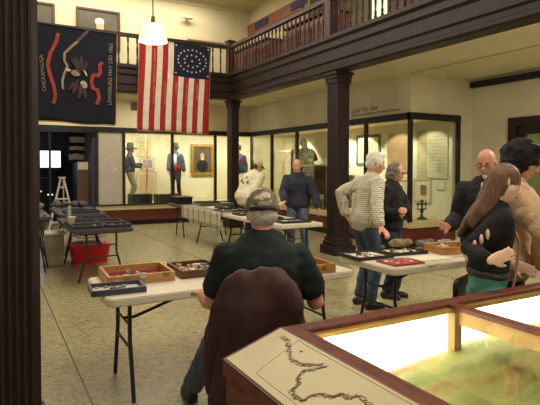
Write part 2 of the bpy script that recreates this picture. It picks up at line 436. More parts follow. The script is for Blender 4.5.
# ------------------------------------------------------------------ setting
def floor_mat():
    m = bpy.data.materials.new('terrazzo'); m.use_nodes = True; n = m.node_tree.nodes; l = m.node_tree.links; b = n['Principled BSDF']
    tc = n.new('ShaderNodeTexCoord')
    v = n.new('ShaderNodeTexVoronoi'); v.inputs['Scale'].default_value = 38; l.new(tc.outputs['Object'], v.inputs['Vector'])
    r = n.new('ShaderNodeValToRGB'); e = r.color_ramp.elements; e[0].color = lin((136, 126, 94)); e[0].position = 0; e[1].color = lin((180, 170, 132)); e[1].position = 1
    for p, c in ((.25, (156, 146, 109)), (.55, (170, 159, 121)), (.8, (164, 153, 115))):
        x = e.new(p); x.color = lin(c)
    sep = n.new('ShaderNodeSeparateColor'); l.new(v.outputs['Color'], sep.inputs[0]); l.new(sep.outputs[0], r.inputs[0])
    t = n.new('ShaderNodeTexNoise'); t.inputs['Scale'].default_value = .9; t.inputs['Detail'].default_value = 3; l.new(tc.outputs['Object'], t.inputs['Vector'])
    mx = n.new('ShaderNodeMix'); mx.data_type = 'RGBA'; mx.blend_type = 'MULTIPLY'; mx.inputs[0].default_value = .5
    l.new(r.outputs[0], mx.inputs[6]); l.new(t.outputs[0], mx.inputs[7])
    r2 = n.new('ShaderNodeValToRGB'); r2.color_ramp.elements[0].color = (.75, .75, .75, 1); r2.color_ramp.elements[0].position = .3; r2.color_ramp.elements[1].position = .6
    l.new(t.outputs[0], r2.inputs[0]); l.new(r2.outputs[0], mx.inputs[7])
    # brass divider strips on a 2.6 m grid
    sp_ = n.new('ShaderNodeSeparateXYZ'); l.new(tc.outputs['Object'], sp_.inputs[0])
    outs = []
    for ax, off in (('X', .60), ('Y', .9)):
        a = n.new('ShaderNodeMath'); a.operation = 'SUBTRACT'; a.inputs[1].default_value = off; l.new(sp_.outputs[ax], a.inputs[0])
        w = n.new('ShaderNodeMath'); w.operation = 'PINGPONG'; w.inputs[1].default_value = 1.3 if ax == 'X' else 4.0; l.new(a.outputs[0], w.inputs[0])
        c = n.new('ShaderNodeMath'); c.operation = 'LESS_THAN'; c.inputs[1].default_value = .006; l.new(w.outputs[0], c.inputs[0]); outs.append(c)
    mm = n.new('ShaderNodeMath'); mm.operation = 'MAXIMUM'; l.new(outs[0].outputs[0], mm.inputs[0]); l.new(outs[1].outputs[0], mm.inputs[1])
    m2 = n.new('ShaderNodeMix'); m2.data_type = 'RGBA'; m2.inputs[7].default_value = lin((96, 84, 48)); l.new(mm.outputs[0], m2.inputs[0]); l.new(mx.outputs[2], m2.inputs[6])
    l.new(m2.outputs[2], b.inputs['Base Color']); b.inputs['Roughness'].default_value = .26; b.inputs['Specular IOR Level'].default_value = .5
    return m
struct('floor', xbox(-4, 10.5, -3, 19, -.1, 0), floor_mat())
struct('ceiling', xbox(-4, 9, -2, 14.1, 6.3, 6.4), cream)
bm = B(); box(bm, 3.2, 7.0, 13.92, 14.1, 2.60, 6.3); box(bm, -2, 3.2, 13.92, 14.1, 2.60, 6.3)
struct('wall_back', bm, cream)
struct('wall_case_back', xbox(2.42, 8.9, 15.6, 15.7, 0, 3.0), case_back)
bm = B(); box(bm, 8.7, 8.85, 6.32, 15.6, 0, 6.3); box(bm, 8.7, 8.85, -2, 4.4, 0, 6.3); box(bm, 8.7, 8.85, 4.4, 6.32, 2.42, 6.3)
struct('wall_right', bm, cream_r)
struct('wall_balcony_right', xbox(7.0, 7.15, 10.9, 13.92, 3.86, 6.3), cream)
struct('wall_pier', xbox(8.3, 8.7, 7.2, 7.5, 0, 3.36), cream_r)
struct('bulkhead_wall', xbox(7.0, 8.3, 7.2, 13.92, 2.60, 3.36), cream_r)
bm = B(); box(bm, 5.62, 8.7, -1, 13.92, 3.36, 3.42); box(bm, .2, 5.62, 12.05, 13.92, 3.36, 3.42)
struct('ceiling_under_balcony', bm, cream_r)
bm = B(); box(bm, 5.62, 8.7, -1, 13.92, 3.43, 3.86); box(bm, .2, 5.62, 12.05, 13.92, 3.43, 3.86)
struct('floor_balcony', bm, wood_dark)
struct('trim_1', xbox(8.60, 8.70, -1, 7.19, 3.19, 3.31, .01), black)
struct('trim_2', prism(B(), [(13.92, 6.3), (13.80, 6.3), (13.84, 6.24), (13.88, 6.22), (13.89, 6.16), (13.92, 6.15)], 9, 'x', -2), cream)
struct('trim_3', xbox(6.9, 7.0, 10.9, 13.92, 5.52, 5.82, .01), wood_fascia)
struct('trim_4', xbox(6.985, 7.0, -1, 7.2, 3.345, 3.365), M('ceiling_joint', (188, 174, 128), .8))
# dark side room behind the grey panel
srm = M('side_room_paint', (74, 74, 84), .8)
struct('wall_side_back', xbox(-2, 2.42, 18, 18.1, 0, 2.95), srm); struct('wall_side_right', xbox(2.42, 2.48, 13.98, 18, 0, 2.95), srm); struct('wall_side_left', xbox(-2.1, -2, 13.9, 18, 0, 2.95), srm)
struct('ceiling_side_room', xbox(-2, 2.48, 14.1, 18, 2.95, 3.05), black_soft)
struct('ceiling_case', xbox(3.16, 8.7, 14.1, 15.6, 2.56, 2.62), case_back)
# moulded gallery beams: stepped profile run along each side
prof = [(0, 3.30), (.26, 3.30), (.26, 3.92), (-.12, 3.92), (-.12, 3.86), (-.07, 3.82), (-.07, 3.72), (-.03, 3.68), (-.03, 3.50), (.0, 3.47), (.0, 3.40), (-.03, 3.38), (-.03, 3.33)]
bm = B(); prism(bm, [(5.46+a, z) for a, z in prof], 13.1, 'y', -1)
bm2 = B(); prism(bm2, [(11.98+a, z) for a, z in prof], 5.3, 'x', .2)
o = struct('beam_right', bm, wood_beam); o = struct('beam_back', bm2, wood_dark)
# pillars
def pillar(name, label, cx, cy, s, z1, fluted=True, group=None):
    t = thing(name, label, 'pillar', (cx, cy, 0), group=group); t['kind'] = 'structure'
    h_ = s/2; pts = []
    if fluted:
        nf = 9
        for side in range(4):
            for i in range(nf):
                u0 = -h_+.02+(s-.04)*i/nf; u1 = -h_+.02+(s-.04)*(i+1)/nf
                for q, dd in ((.06, 0), (.3, .009), (.7, .009), (.94, 0)):
                    u = u0+(u1-u0)*q; d = h_+dd-.008
                    p = {0: (u, -d), 1: (d, u), 2: (-u, d), 3: (-d, -u)}[side]
                    pts.append(p)
        obj('shaft', prism(B(), pts, z1-.42-.05, 'z', .3), wood_dark, t)
    else: obj('shaft', xbox(-h_, h_, -h_, h_, .3, z1-.15, .01), wood_dark, t)
    bm = B(); box(bm, -h_-.08, h_+.08, -h_-.08, h_+.08, 0, .16, .008); box(bm, -h_-.045, h_+.045, -h_-.045, h_+.045, .16, .24, .015); box(bm, -h_-.02, h_+.02, -h_-.02, h_+.02, .24, .31, .01)
    obj('base', bm, wood_dark, t)
    bm = B(); box(bm, -h_-.012, h_+.012, -h_-.012, h_+.012, z1-.2, z1-.12, .005); box(bm, -h_-.025, h_+.025, -h_-.025, h_+.025, z1-.12, z1-.05, .01); box(bm, -h_-.045, h_+.045, -h_-.045, h_+.045, z1-.05, z1)
    obj('capital', bm, wood_dark, t)
    return t
pillar('pillar', 'large dark fluted wooden pillar standing close at the left edge of the hall', .055, 3.0, .35, 3.3)
pillar('pillar', 'dark wooden pillar under the right gallery, behind the man in the checked shirt', 5.63, 7.62, .31, 3.3)
pillar('pillar', 'dark wooden corner pillar beside the striped flag', 5.63, 12.2, .25, 3.3)
# balustrades
def baluster_bm():
    prof = [(.026, 0), (.026, .08), (.018, .10), (.024, .14), (.014, .18), (.02, .30), (.024, .38), (.014, .50), (.018, .53), (.024, .56), (.024, .66)]
    return lathe(B(), prof, n=10)
bal_me = None
def balustrade(name, label, p0, p1, n, posts, mat_):
    global bal_me
    p0, p1 = V(p0), V(p1); t = thing(name, label, 'balustrade', p0)
    d = (p1-p0).normalized(); L = (p1-p0).length; s = V((-d.y, d.x, 0))
    def bar(z0, z1, w):
        pts = [V((0, 0))]; a = d*-.05; b_ = d*(L+.05)
        bm = B(); cs = [(a+s*w), (b_+s*w), (b_-s*w), (a-s*w)]
        prism(bm, [(c.x, c.y) for c in cs], z1-z0, 'z', z0); return bm
    obj('handrail', bar(.66, .74, .05), mat_, t); obj('bottom_rail', bar(0, .035, .045), mat_, t)
    if bal_me is None: bal_me = obj('baluster', baluster_bm(), mat_, t, d*.1, smooth=False).data; k0 = 1
    else: k0 = 0
    for i in range(k0, n):
        o = bpy.data.objects.new('baluster', bal_me); C.objects.link(o); o.parent = t; o.location = d*(.1+(L-.2)*i/(n-1))
    for q in posts:
        bm = B(); c = d*q; box(bm, c.x-.09, c.x+.09, c.y-.09, c.y+.09, 0, .82, .008); box(bm, c.x-.11, c.x+.11, c.y-.11, c.y+.11, .82, .87, .01)
        obj('newel_post', bm, mat_, t)
    return t
balustrade('balustrade', 'long brown wooden gallery balustrade running overhead along the right side', (5.46, 2.6, 3.92), (5.46, 12.0, 3.92), 58, [9.4, 5.02], wood_rail)
balustrade('balustrade', 'dark gallery balustrade across the back, behind the two hanging flags', (.25, 12.02, 3.92), (5.3, 12.02, 3.92), 24, [], wood_dark)
# upstairs cabinets and window
def gallery_cabinet(y0, y1, lab):
    t = thing('gallery_cabinet', lab, 'cabinet', (6.08, (y0+y1)/2, 3.86)); w = (y1-y0)/2
    obj('carcass', xbox(-.2, .25, -w, w, 0, .76, .01), wood_panel, t)
    n = max(2, round((y1-y0)/.55)); s = 2*w/n
    for i in range(n):
        a = -w+s*i
        bm = B(); box(bm, -.235, -.2, a+.02, a+s-.02, .06, .66, .01)
        dd = obj('door', bm, wood_panel, t)
        obj('door_panel', xbox(-.25, -.236, a+.1, a+s-.1, .13, .58, .008), wood_red, dd)
    obj('cornice', xbox(-.27, .28, -w-.03, w+.03, 0.76, .80, .012), wood_rail, t)
gallery_cabinet(10.75, 12.9, 'brown wooden cabinet on the gallery, nearest the back corner')
gallery_cabinet(8.15, 9.95, 'long brown wooden cabinet on the gallery behind the balusters')
gallery_cabinet(3.2, 6.6, 'red-brown wooden cabinet on the gallery above the big beam, right of the lit window')
t = bpy.data.objects.new('window_1', None); C.objects.link(t); t.location = (8.66, 9.6, 5.2); t['kind'] = 'structure'
obj('pane', xbox(0, .02, -.7, .7, -.9, .9), EM('daylit_pane', (214, 228, 178), 1.6), t)
bm = B()
for a in (-.76, -.03, .70): box(bm, -.05, -.0, a, a+.06, -.96, .96)
for a in (-.96, -.03, .9): box(bm, -.05, -.0, -.76, .76, a, a+.06)
obj('window_frame', bm, M('grey_green_frame', (92, 96, 90), .5), t)
# blue gallery signs on the brown board
def sign_3d(y, lab, words):
    t = thing('gallery_sign', lab, 'sign', (6.87, y, 5.67), group='blue signs along the gallery')
    obj('board', xbox(0, .03, -.38, .38, -.09, .09, .005), M('sign_blue', (42, 44, 96), .6), t)
    return t
sign_3d(13.0, 'small dark blue sign on the brown board above the gallery', '')
sign_3d(10.98, 'dark blue sign at the near end of the brown board above the gallery', '')
sign_3d(13.85-.36, 'dark blue sign on the brown board, at the back corner of the gallery', '') if False else None

def text(body, size, mat_, parent, M4, name='lettering', ext=.001, align='LEFT'):
    cu = bpy.data.curves.new(name, 'FONT'); cu.body = body; cu.size = size; cu.extrude = ext; cu.align_x = align
    o = bpy.data.objects.new(name, cu); C.objects.link(o); cu.materials.append(mat_)
    dg = bpy.context.evaluated_depsgraph_get(); me = bpy.data.meshes.new_from_object(o.evaluated_get(dg))
    bpy.data.objects.remove(o)
    me.transform(M4)
    me.materials.clear()
    return obj(name, me, mat_, parent)
def frame4(origin, xdir, ydir):
    x = V(xdir).normalized(); y = V(ydir).normalized(); z = x.cross(y)
    m = Matrix((x, y, z)).transposed().to_4x4(); m.translation = V(origin); return m
ink = M('brown_ink', (70, 52, 34), .8)
t1 = text('Land For Sale', .155, ink, None, frame4((6.998, 8.98, 2.76), (0, -1, 0), (0, 0, 1)))
t1.name = 'wall_lettering'; tag(t1, 'brown wall lettering reading Land For Sale above the glass case', 'lettering')
t2 = text('Surveying and Settling the Northwest Territory', .078, ink, None, frame4((6.998, 8.98, 2.685), (0, -1, 0), (0, 0, 1)))
t2.name = 'wall_lettering'; tag(t2, 'line of smaller wall lettering beneath the words Land For Sale', 'lettering')

# pictures on the upper back wall
def picture(name, label, x0, x1, z0, z1, y, fm, bg, figure=None, fw_=.06):
    t = thing(name, label, 'picture', ((x0+x1)/2, y, (z0+z1)/2)); w = (x1-x0)/2; h_ = (z1-z0)/2
    bm = B()
    box(bm, -w, w, -.05, 0, h_-fw_, h_, .01); box(bm, -w, w, -.05, 0, -h_, -h_+fw_, .01); box(bm, -w, -w+fw_, -.05, 0, -h_+fw_, h_-fw_, .01); box(bm, w-fw_, w, -.05, 0, -h_+fw_, h_-fw_, .01)
    obj('frame', bm, fm, t); obj('canvas', xbox(-w+fw_, w-fw_, -.02, -.005, -h_+fw_, h_-fw_), bg, t)
    if figure:
        for nm, c, r, m_ in figure:
            obj(nm, ell(B(), (c[0], -.022, c[1]), (r[0], .006, r[1])), m_, t, smooth=True)
    return t
canvas_d = M('dark_canvas', (86, 80, 60), .6, var=.2, scale=4); canvas_b = M('brown_canvas', (92, 74, 50), .6, var=.3, scale=4)
picture('framed_painting', 'dark framed portrait of a woman in a white bonnet, on the upper back wall', 2.02, 3.12, 4.62, 5.66, 13.9, wood_walnut, canvas_d,
        [('painted_dress', (.02, -.3), (.26, .22), M('painted_grey', (120, 116, 96), .7)), ('painted_face', (.04, .08), (.1, .14), M('painted_skin', (206, 168, 130), .6)), ('painted_bonnet', (.03, .2), (.12, .1), paper)])
picture('framed_painting', 'dark framed picture at the far left of the upper back wall', .6, 1.52, 4.62, 5.64, 13.9, wood_walnut, canvas_d)
picture('framed_painting', 'narrow gilt framed picture on the upper wall behind the hanging lamp', 3.66, 4.16, 4.3, 5.32, 13.9, gold, canvas_b)
vt = thing('wall_vent', 'small dark air vent under the back gallery between the flags', 'vent', (3.53, 13.9, 3.2))
bm = B(); box(bm, -.12, .12, -.02, 0, -.1, .1, .004); obj('vent_frame', bm, M('brown_vent', (80, 66, 48), .6), vt)
bm = B()
for i in range(5): box(bm, -.1, .1, -.03, -.02, -.08+i*.035, -.065+i*.035)
obj('vent_slats', bm, black, vt)
sf = thing('wall_sconce', 'small pale wall sconce high on the upper back wall', 'wall light', (4.96, 13.92, 5.72))
obj('bracket', cyl(B(), (0, 0, -.02), (0, -.14, 0), .02), M('pale_metal', (200, 186, 140), .5), sf); obj('lamp_shade', ell(B(), (0, -.17, .03), (.17, .08, .06)), M('frosted_glass', (226, 214, 170), .5), sf, smooth=True)
rl = obj('picture_rail', xbox(5.0, 6.15, 13.88, 13.915, 5.18, 5.215, .005), M('rail_tan', (176, 158, 110), .6)); tag(rl, 'thin tan rail fixed on the upper back wall right of the sconce', 'rail')

# door on the right wall
d = bpy.data.objects.new('door_1', None); C.objects.link(d); d.location = (8.7, 5.36, 0); d['kind'] = 'structure'
bm = B(); box(bm, -.06, .14, .82, .98, 0, 2.36, .01); box(bm, -.06, .14, -.98, -.82, 0, 2.36, .01); box(bm, -.06, .14, -.98, .98, 2.36, 2.52, .01)
obj('door_frame', bm, wood_dark, d)
bm = B(); box(bm, .02, .07, .66, .82, 0, 2.35); box(bm, .02, .07, -.82, -.66, 0, 2.35); box(bm, .02, .07, -.66, .66, 2.2, 2.35); box(bm, .02, .07, -.66, .66, 0, .95); box(bm, .02, .07, .22, .34, .95, 2.2); box(bm, .02, .07, -.34, -.22, .95, 2.2)
obj('door_leaf', bm, wood_dark, d)
bm = B(); box(bm, .04, .05, -.66, .66, .95, 2.2); obj('door_glass', bm, glass, d)
bm = B(); box(bm, 10.3, 10.4, 4, 7.5, 0, 2.9); struct('wall_hallway', bm, M('hallway_paint', (150, 140, 96), .8))
struct('ceiling_hallway', xbox(8.85, 10.4, 3.5, 8, 2.9, 3.0), cream_r)

# ------------------------------------------------------------------ glass cases
def case_base(name, label, x0, x1, y0, y1, front):
    t = thing(name, label, 'display case', ((x0+x1)/2, (y0+y1)/2, 0)); w = (x1-x0)/2; h_ = (y1-y0)/2
    obj('plinth', xbox(-w+.02, w-.02, -h_+.03, h_, .12, .42), wood_red, t)
    obj('kick_board', xbox(-w+.05, w-.05, -h_+.06, h_, 0, .12), kick, t)
    obj('ledge', xbox(-w-.02, w, -h_-.04, h_, .42, .54, .01), M('ledge_paint', (196, 180, 132), .6), t)
    return t
# back case runs along y = 13.9
bc = case_base('display_case', 'long glazed display case along the back wall holding costumed mannequins', 2.5, 8.68, 13.9, 15.58, 'y')
ox, oy = 5.59, 14.74
bm = B(); box(bm, 2.5-ox, 7.06-ox, 13.84-oy, 13.96-oy, 2.49, 2.62, .006); box(bm, 2.5-ox, 7.02-ox, 13.84-oy, 13.92-oy, .54, .58)
obj('top_band', bm, black, bc)
for i, x in enumerate((2.5, 3.2, 4.54, 5.84, 7.04)):
    obj('mullion', xbox(x-.035-ox, x+.035-ox, 13.86-oy, 13.94-oy, .56, 2.50), bronze, bc)
obj('back_mullion', xbox(4.98-ox, 5.03-ox, 15.3-oy, 15.35-oy, .56, 2.5), bronze, bc)
obj('glass_pane', xbox(3.2-ox, 7.04-ox, 13.895-oy, 13.905-oy, .57, 2.50), glass, bc)
pn = obj('closing_panel', xbox(2.54-ox, 3.16-ox, 13.89-oy, 13.93-oy, .58, 2.49), grey_panel, bc)
obj('light_switch', xbox(2.94-ox, 3.0-ox, 13.875-oy, 13.89-oy, 1.47, 1.57, .004), paper, pn)
obj('end_wall', xbox(3.16-ox, 3.2-ox, 13.94-oy, 15.56-oy, .54, 2.56), case_back, bc)
# right case, x = 7
rc = case_base('display_case', 'long glazed display case under the right gallery lettered Land For Sale', 7.0, 8.3, 7.2, 13.8, 'x')
ox, oy = 7.65, 10.5
bm = B(); box(bm, 6.96-ox, 7.08-ox, 7.16-oy, 13.84-oy, 2.49, 2.62, .006); box(bm, 6.96-ox, 8.32-ox, 7.15-oy, 7.25-oy, 2.49, 2.62, .006)
obj('top_band', bm, black, rc)
for y in (12.57, 11.24, 8.49, 7.2): obj('mullion', xbox(6.965-ox, 7.035-ox, y-.035-oy, y+.035-oy, .54, 2.50), bronze, rc)
obj('mullion', xbox(8.26-ox, 8.32-ox, 7.16-oy, 7.22-oy, .54, 2.50), bronze, rc)
obj('glass_pane', xbox(6.995-ox, 7.005-ox, 7.24-oy, 13.84-oy, .55, 2.50), glass, rc)
obj('glass_pane', xbox(7.04-ox, 8.26-ox, 7.195-oy, 7.205-oy, .55, 2.50), glass, rc)
obj('back_lining', xbox(8.2-ox, 8.28-ox, 7.26-oy, 13.0-oy, .54, 2.56), case_back, rc)
obj('case_ceiling', xbox(7.06-ox, 8.28-ox, 7.26-oy, 13.8-oy, 2.56, 2.60), case_back, rc)
# ------------------------------------------------------------------ flags
def flag_grid(w, h_, nx, nz, colour, wave, seedv, mats, thick=.008):
    """cloth hanging in the local xz plane (x 0..w, z 0..-h); both faces"""
    bm = B(); ly = []
    for side in (0, 1):
        g = []
        for i in range(nx+1):
            col = []
            for j in range(nz+1):
                u, v = i/nx, j/nz
                y = wave*(math.sin(u*17+seedv+v*1.5)*.5+math.sin(u*7+seedv*2)*.6)*(.25+.75*v)+.004*noise.noise(V((u*9, v*9, seedv)))
                x = u*w+(.02*math.sin(v*4+seedv) if 0 < i < nx else .012*math.sin(v*5+seedv+i))
                z = -v*h_-.012*math.sin(u*9+seedv)*v
                col.append(bm.verts.new((x, y+(thick if side else 0), z)))
            g.append(col)
        ly.append(g)
    for side, g in enumerate(ly):
        for i in range(nx):
            for j in range(nz):
                vs = (g[i][j], g[i+1][j], g[i+1][j+1], g[i][j+1])
                f = bm.faces.new(vs if side else vs[::-1]); f.material_index = colour((i+.5)/nx, (j+.5)/nz); f.smooth = True
    a, b = ly
    for i in range(nx):
        for j in (0, nz): bm.faces.new((a[i][j], b[i][j], b[i+1][j], a[i+1][j]))
    for j in range(nz):
        for i in (0, nx): bm.faces.new((a[i][j], a[i][j+1], b[i][j+1], b[i][j]))
    def surf(u, v):
        i = min(nx, max(0, round(u*nx))); j = min(nz, max(0, round(v*nz)))
        y = wave*(math.sin(u*17+seedv+v*1.5)*.5+math.sin(u*7+seedv*2)*.6)*(.25+.75*v)
        return V((u*w, y-.014, -v*h_-.012*math.sin(u*9+seedv)*v))
    return bm, surf
FW, FH = 1.74, 2.12
def uscol(u, v):
    k = int(u*13*.9999)
    if u > 6/13 and v < .37: return 2
    return 0 if k % 2 == 0 else 1
bm, surf = flag_grid(FW, FH, 52, 40, uscol, .022, 1.0, None)
usf = obj('striped_flag', bm, [flagred, flagwhite, navy], loc=(3.10, 11.83, 4.56))
tag(usf, 'large old red and white striped flag with oval of stars, hung vertically from the gallery', 'flag')
usf.rotation_euler = (0, math.radians(1.5), 0)
bm = B(); st = []
for i in range(20):
    a = 2*PI*i/20; st.append((.735+.205*math.cos(a), .185+.125*math.sin(a)))
for i in range(10):
    a = 2*PI*i/10+.2; st.append((.735+.115*math.cos(a), .185+.067*math.sin(a)))
st += [(.735, .185), (.5, .03), (.97, .03), (.5, .34), (.97, .34)]
for u, v in st:
    c = surf(u, v)+V((0, -.004, 0)); pts = []
    for k in range(10):
        a = PI/2+k*PI/5; r = .028 if k % 2 == 0 else .012; pts.append((c.x+r*math.cos(a), c.z+r*math.sin(a)))
    prism(bm, pts, .004, 'y', c.y-.004)
obj('stars', bm, flagwhite, usf)
for k, (words, v0) in enumerate(((('LEWISBURG  CHICKAMAUGA  MISSION RIDGE'), .10), ('CLOYD MOUNTAIN', .45), ('OPEQUAN', .44), ('SOUTH MOUNTAIN', .44), ('CEDAR CREEK', .44))):
    u = (2+2*k+.62)/13; c = surf(u, v0)
    text(words, .062, M('faded_gold_paint', (214, 150, 110), .7), usf, frame4((c.x-.02, min(surf(u, v).y for v in (.1, .3, .5, .7, .9))-.006, c.z), (0, 0, -1), (1, 0, 0)), ext=.002)
def fringe(root, w, h_, sf, m_):
    bm = B()
    tube(bm, [sf(u/20, 1)+V((0, .014, -.012)) for u in range(21)], .014, 6)
    tube(bm, [sf(0, v/20)+V((-.006, .014, 0)) for v in range(21)], .010, 6); tube(bm, [sf(1, v/20)+V((.012, .014, 0)) for v in range(21)], .010, 6)
    obj('fringe', bm, m_, root)
fr_m = M('old_gold_fringe', (150, 118, 62), .8, var=.3, scale=60)
fringe(usf, FW, FH, surf, fr_m)
bm, surf2 = flag_grid(1.66, 2.04, 40, 30, lambda u, v: 0, .022, 2.4, None)
rf = obj('regimental_flag', bm, M('midnight_silk', (12, 13, 32), .9, var=.3, scale=3), loc=(.93, 11.83, 4.60)); rf.rotation_euler = (0, math.radians(1.5), 0)
tag(rf, 'dark blue regimental flag with an eagle and red ribbons, hung sideways from the gallery', 'flag')
fringe(rf, 1.66, 2.04, surf2, fr_m)
def P2(u, v, o=-.012): return surf2(u, v)+V((0, o, 0))
def ribbon(name, pts, wd, m_, root, words=None):
    bm = B(); up_, dn, up2, dn2 = [], [], [], []
    N = len(pts)
    for i, p in enumerate(pts):
        a = V(pts[max(0, i-1)]); b = V(pts[min(N-1, i+1)]); d = (b-a); nrm = V((-d.y*2.04/1.66, d.x)).normalized()
        q0 = P2(p[0]+nrm.x*wd/2, p[1]+nrm.y*wd/2*.8); q1 = P2(p[0]-nrm.x*wd/2, p[1]-nrm.y*wd/2*.8)
        up_.append(bm.verts.new(q0)); dn.append(bm.verts.new(q1)); up2.append(bm.verts.new(q0+V((0, .01, 0)))); dn2.append(bm.verts.new(q1+V((0, .01, 0))))
    for i in range(N-1):
        bm.faces.new((up_[i], up_[i+1], dn[i+1], dn[i])); bm.faces.new((up2[i+1], up2[i], dn2[i], dn2[i+1]))
        bm.faces.new((up_[i], up2[i], up2[i+1], up_[i+1])); bm.faces.new((dn[i+1], dn2[i+1], dn2[i], dn[i]))
    bm.faces.new((up_[0], dn[0], dn2[0], up2[0])); bm.faces.new((up_[-1], up2[-1], dn2[-1], dn[-1]))
    bmesh.ops.recalc_face_normals(bm, faces=bm.faces)
    return obj(name, bm, m_, root)
rib = M('faded_red_ribbon', (150, 54, 48), .8, var=.2, scale=14); scr = M('tan_scroll', (150, 132, 104), .8, var=.15, scale=14)
def path(ps, n=16):
    out = []
    for i in range(n+1):
        t = i/n*(len(ps)-1); k = min(int(t), len(ps)-2); f = t-k; f = f*f*(3-2*f)*.5+f*.5
        out.append((ps[k][0]+(ps[k+1][0]-ps[k][0])*f, ps[k][1]+(ps[k+1][1]-ps[k][1])*f))
    return out
ribbon('ribbon', path([(.26, .08), (.24, .17), (.17, .30), (.14, .42), (.17, .52), (.22, .64), (.24, .74), (.22, .82)], 28), .045, rib, rf)
ribbon('ribbon', path([(.82, .33), (.78, .36), (.79, .44), (.76, .48), (.70, .47), (.68, .54), (.70, .62), (.76, .63), (.78, .72), (.75, .79)], 28), .045, rib, rf)
ribbon('scroll', path([(.50, .14), (.42, .20), (.34, .28), (.34, .36), (.38, .41), (.34, .50), (.32, .58), (.33, .66)], 24), .028, scr, rf)
def blob(name, u, v, ru, rv, m_, rot=0, o=-.016):
    c = P2(u, v, o); R = Matrix.Rotation(rot, 3, 'Y'); return obj(name, ell(B(), c, (ru, .008, rv), R, 14, 10), m_, rf, smooth=True)
wing = M('painted_brown_feathers', (62, 42, 40), .8, var=.4, scale=14)

for (u, v, a, b_, r_) in ((.50, .40, .05, .20, -.2), (.55, .37, .045, .17, -.05), (.60, .39, .035, .13, .15), (.46, .37, .04, .12, -.5), (.48, .62, .05, .18, .3), (.54, .66, .05, .17, .15), (.60, .67, .04, .14, -.1), (.43, .62, .035, .11, .6)): blob('eagle_wing', u, v, a, b_, wing, r_)
blob('eagle_head', .385, .452, .06, .03, paper2, .1); blob('eagle_body', .48, .475, .10, .07, M('eagle_tan', (150, 122, 96), .8, var=.2, scale=14), .15)
blob('eagle_tail', .585, .585, .07, .09, M('eagle_tail_white', (160, 158, 138), .8, var=.3, scale=20), -.5)
blob('arrow_sheaf', .60, .46, .02, .08, paper2, -.5)
tx = M('flag_lettering_tan', (146, 130, 110), .8)
def ftext(words, u, v, sz, ang, m_=tx):
    c = P2(u, v, -.022); a = math.radians(ang)
    x = V((math.cos(a), 0, math.sin(a))); y = V((-math.sin(a), 0, math.cos(a)))
    text(words, sz, m_, rf, frame4(c, x, y), ext=.002)
ftext('LEWISBURG MAY 23D 1862', .94, .79, .115, 90)
ftext('CHICKAMAUGA', .13, .70, .105, 96); ftext('CHATTANOOGA', .38, .27, .085, 50); 
# ------------------------------------------------------------------ pendant lamp
pl = thing('pendant_lamp', 'ribbed glass pendant lamp hanging from the ceiling in front of the flags', 'lamp', (2.09, 7.24, 3.37))
shade = lathe(B(), [(.03, .26), (.06, .255), (.10, .24), (.145, .20), (.175, .15), (.192, .09), (.20, .02), (.205, 0), (.20, 0), (.19, .02), (.18, .09), (.163, .14), (.13, .19), (.09, .225), (.03, .24)], n=40)
sm = bpy.data.materials.new('lit_prismatic_glass'); sm.use_nodes = True; bb = sm.node_tree.nodes['Principled BSDF']; bb.inputs['Base Color'].default_value = lin((240, 230, 205)); bb.inputs['Transmission Weight'].default_value = .4; bb.inputs['Roughness'].default_value = .35; bb.inputs['Emission Color'].default_value = lin((255, 236, 200)); bb.inputs['Emission Strength'].default_value = .75
obj('lamp_shade', shade, sm, pl, smooth=True)
obj('stem', cyl(B(), (0, 0, .25), (0, 0, 2.93), .009), M('brass', (110, 90, 50), .4, metal=.6), pl); obj('socket', cyl(B(), (0, 0, .23), (0, 0, .36), .035, .025), M('brass2', (120, 100, 60), .4, metal=.6), pl)
obj('bulb', ell(B(), (0, 0, .11), (.055, .055, .07), None, 14, 10), EM('bulb_glow', (255, 232, 190), 12), pl, smooth=True)

# ------------------------------------------------------------------ contents of the back case
def flat_frame(name, label, cat, o, xd, w, h_, fm, inner, depth=.03, fw_=.025, group=None, bits=()):
    """framed sheet: centre o on a wall, xd = direction along the wall"""
    t = thing(name, label, cat, o, math.atan2(xd[1], xd[0]), group)
    bm = B(); a, b = w/2, h_/2
    box(bm, -a, a, -depth, 0, b-fw_, b); box(bm, -a, a, -depth, 0, -b, -b+fw_); box(bm, -a, -a+fw_, -depth, 0, -b+fw_, b-fw_); box(bm, a-fw_, a, -depth, 0, -b+fw_, b-fw_)
    obj('frame', bm, fm, t); obj('sheet', xbox(-a+fw_, a-fw_, -.015, -.003, -b+fw_, b-fw_), inner, t)
    for nm, x0, x1, z0, z1, m_ in bits: obj(nm, xbox(x0, x1, -.02, -.015, z0, z1), m_, t)
    return t
yb = 15.58
pale = M('pale_frame', (206, 190, 150), .6); blueprint = M('blue_print', (120, 150, 180), .7); tanink = M('tan_print', (200, 180, 140), .8, var=.1, scale=30)
flat_frame('framed_document', 'upper of the framed sheets behind the soldier mannequin', 'picture', (4.2, yb, 2.17), (1, 0), .42, .56, pale, paper, bits=(('print', -.15, .15, -.2, .2, tanink),))
flat_frame('framed_print', 'small blue framed print behind the soldier mannequin', 'picture', (4.3, yb, 1.66), (1, 0), .42, .36, pale, paper, bits=(('print', -.14, .14, -.12, .12, blueprint),))
flat_frame('framed_document', 'large pale framed sheet lowest behind the flag staff', 'picture', (4.28, yb, 1.02), (1, 0), .62, .82, pale, paper, bits=(('print', -.24, .24, -.33, .33, tanink),))
picture('portrait_painting', 'gold framed portrait of a bearded man in a dark coat, in the back case', 5.7, 6.46, 1.30, 2.30, 15.56, gold, canvas_b,
        [('painted_coat', (.0, -.2), (.2, .2), black_soft), ('painted_face', (.0, .12), (.07, .11), M('painted_skin2', (196, 160, 120), .6)), ('painted_beard', (.0, .04), (.05, .05), paper)], .085)
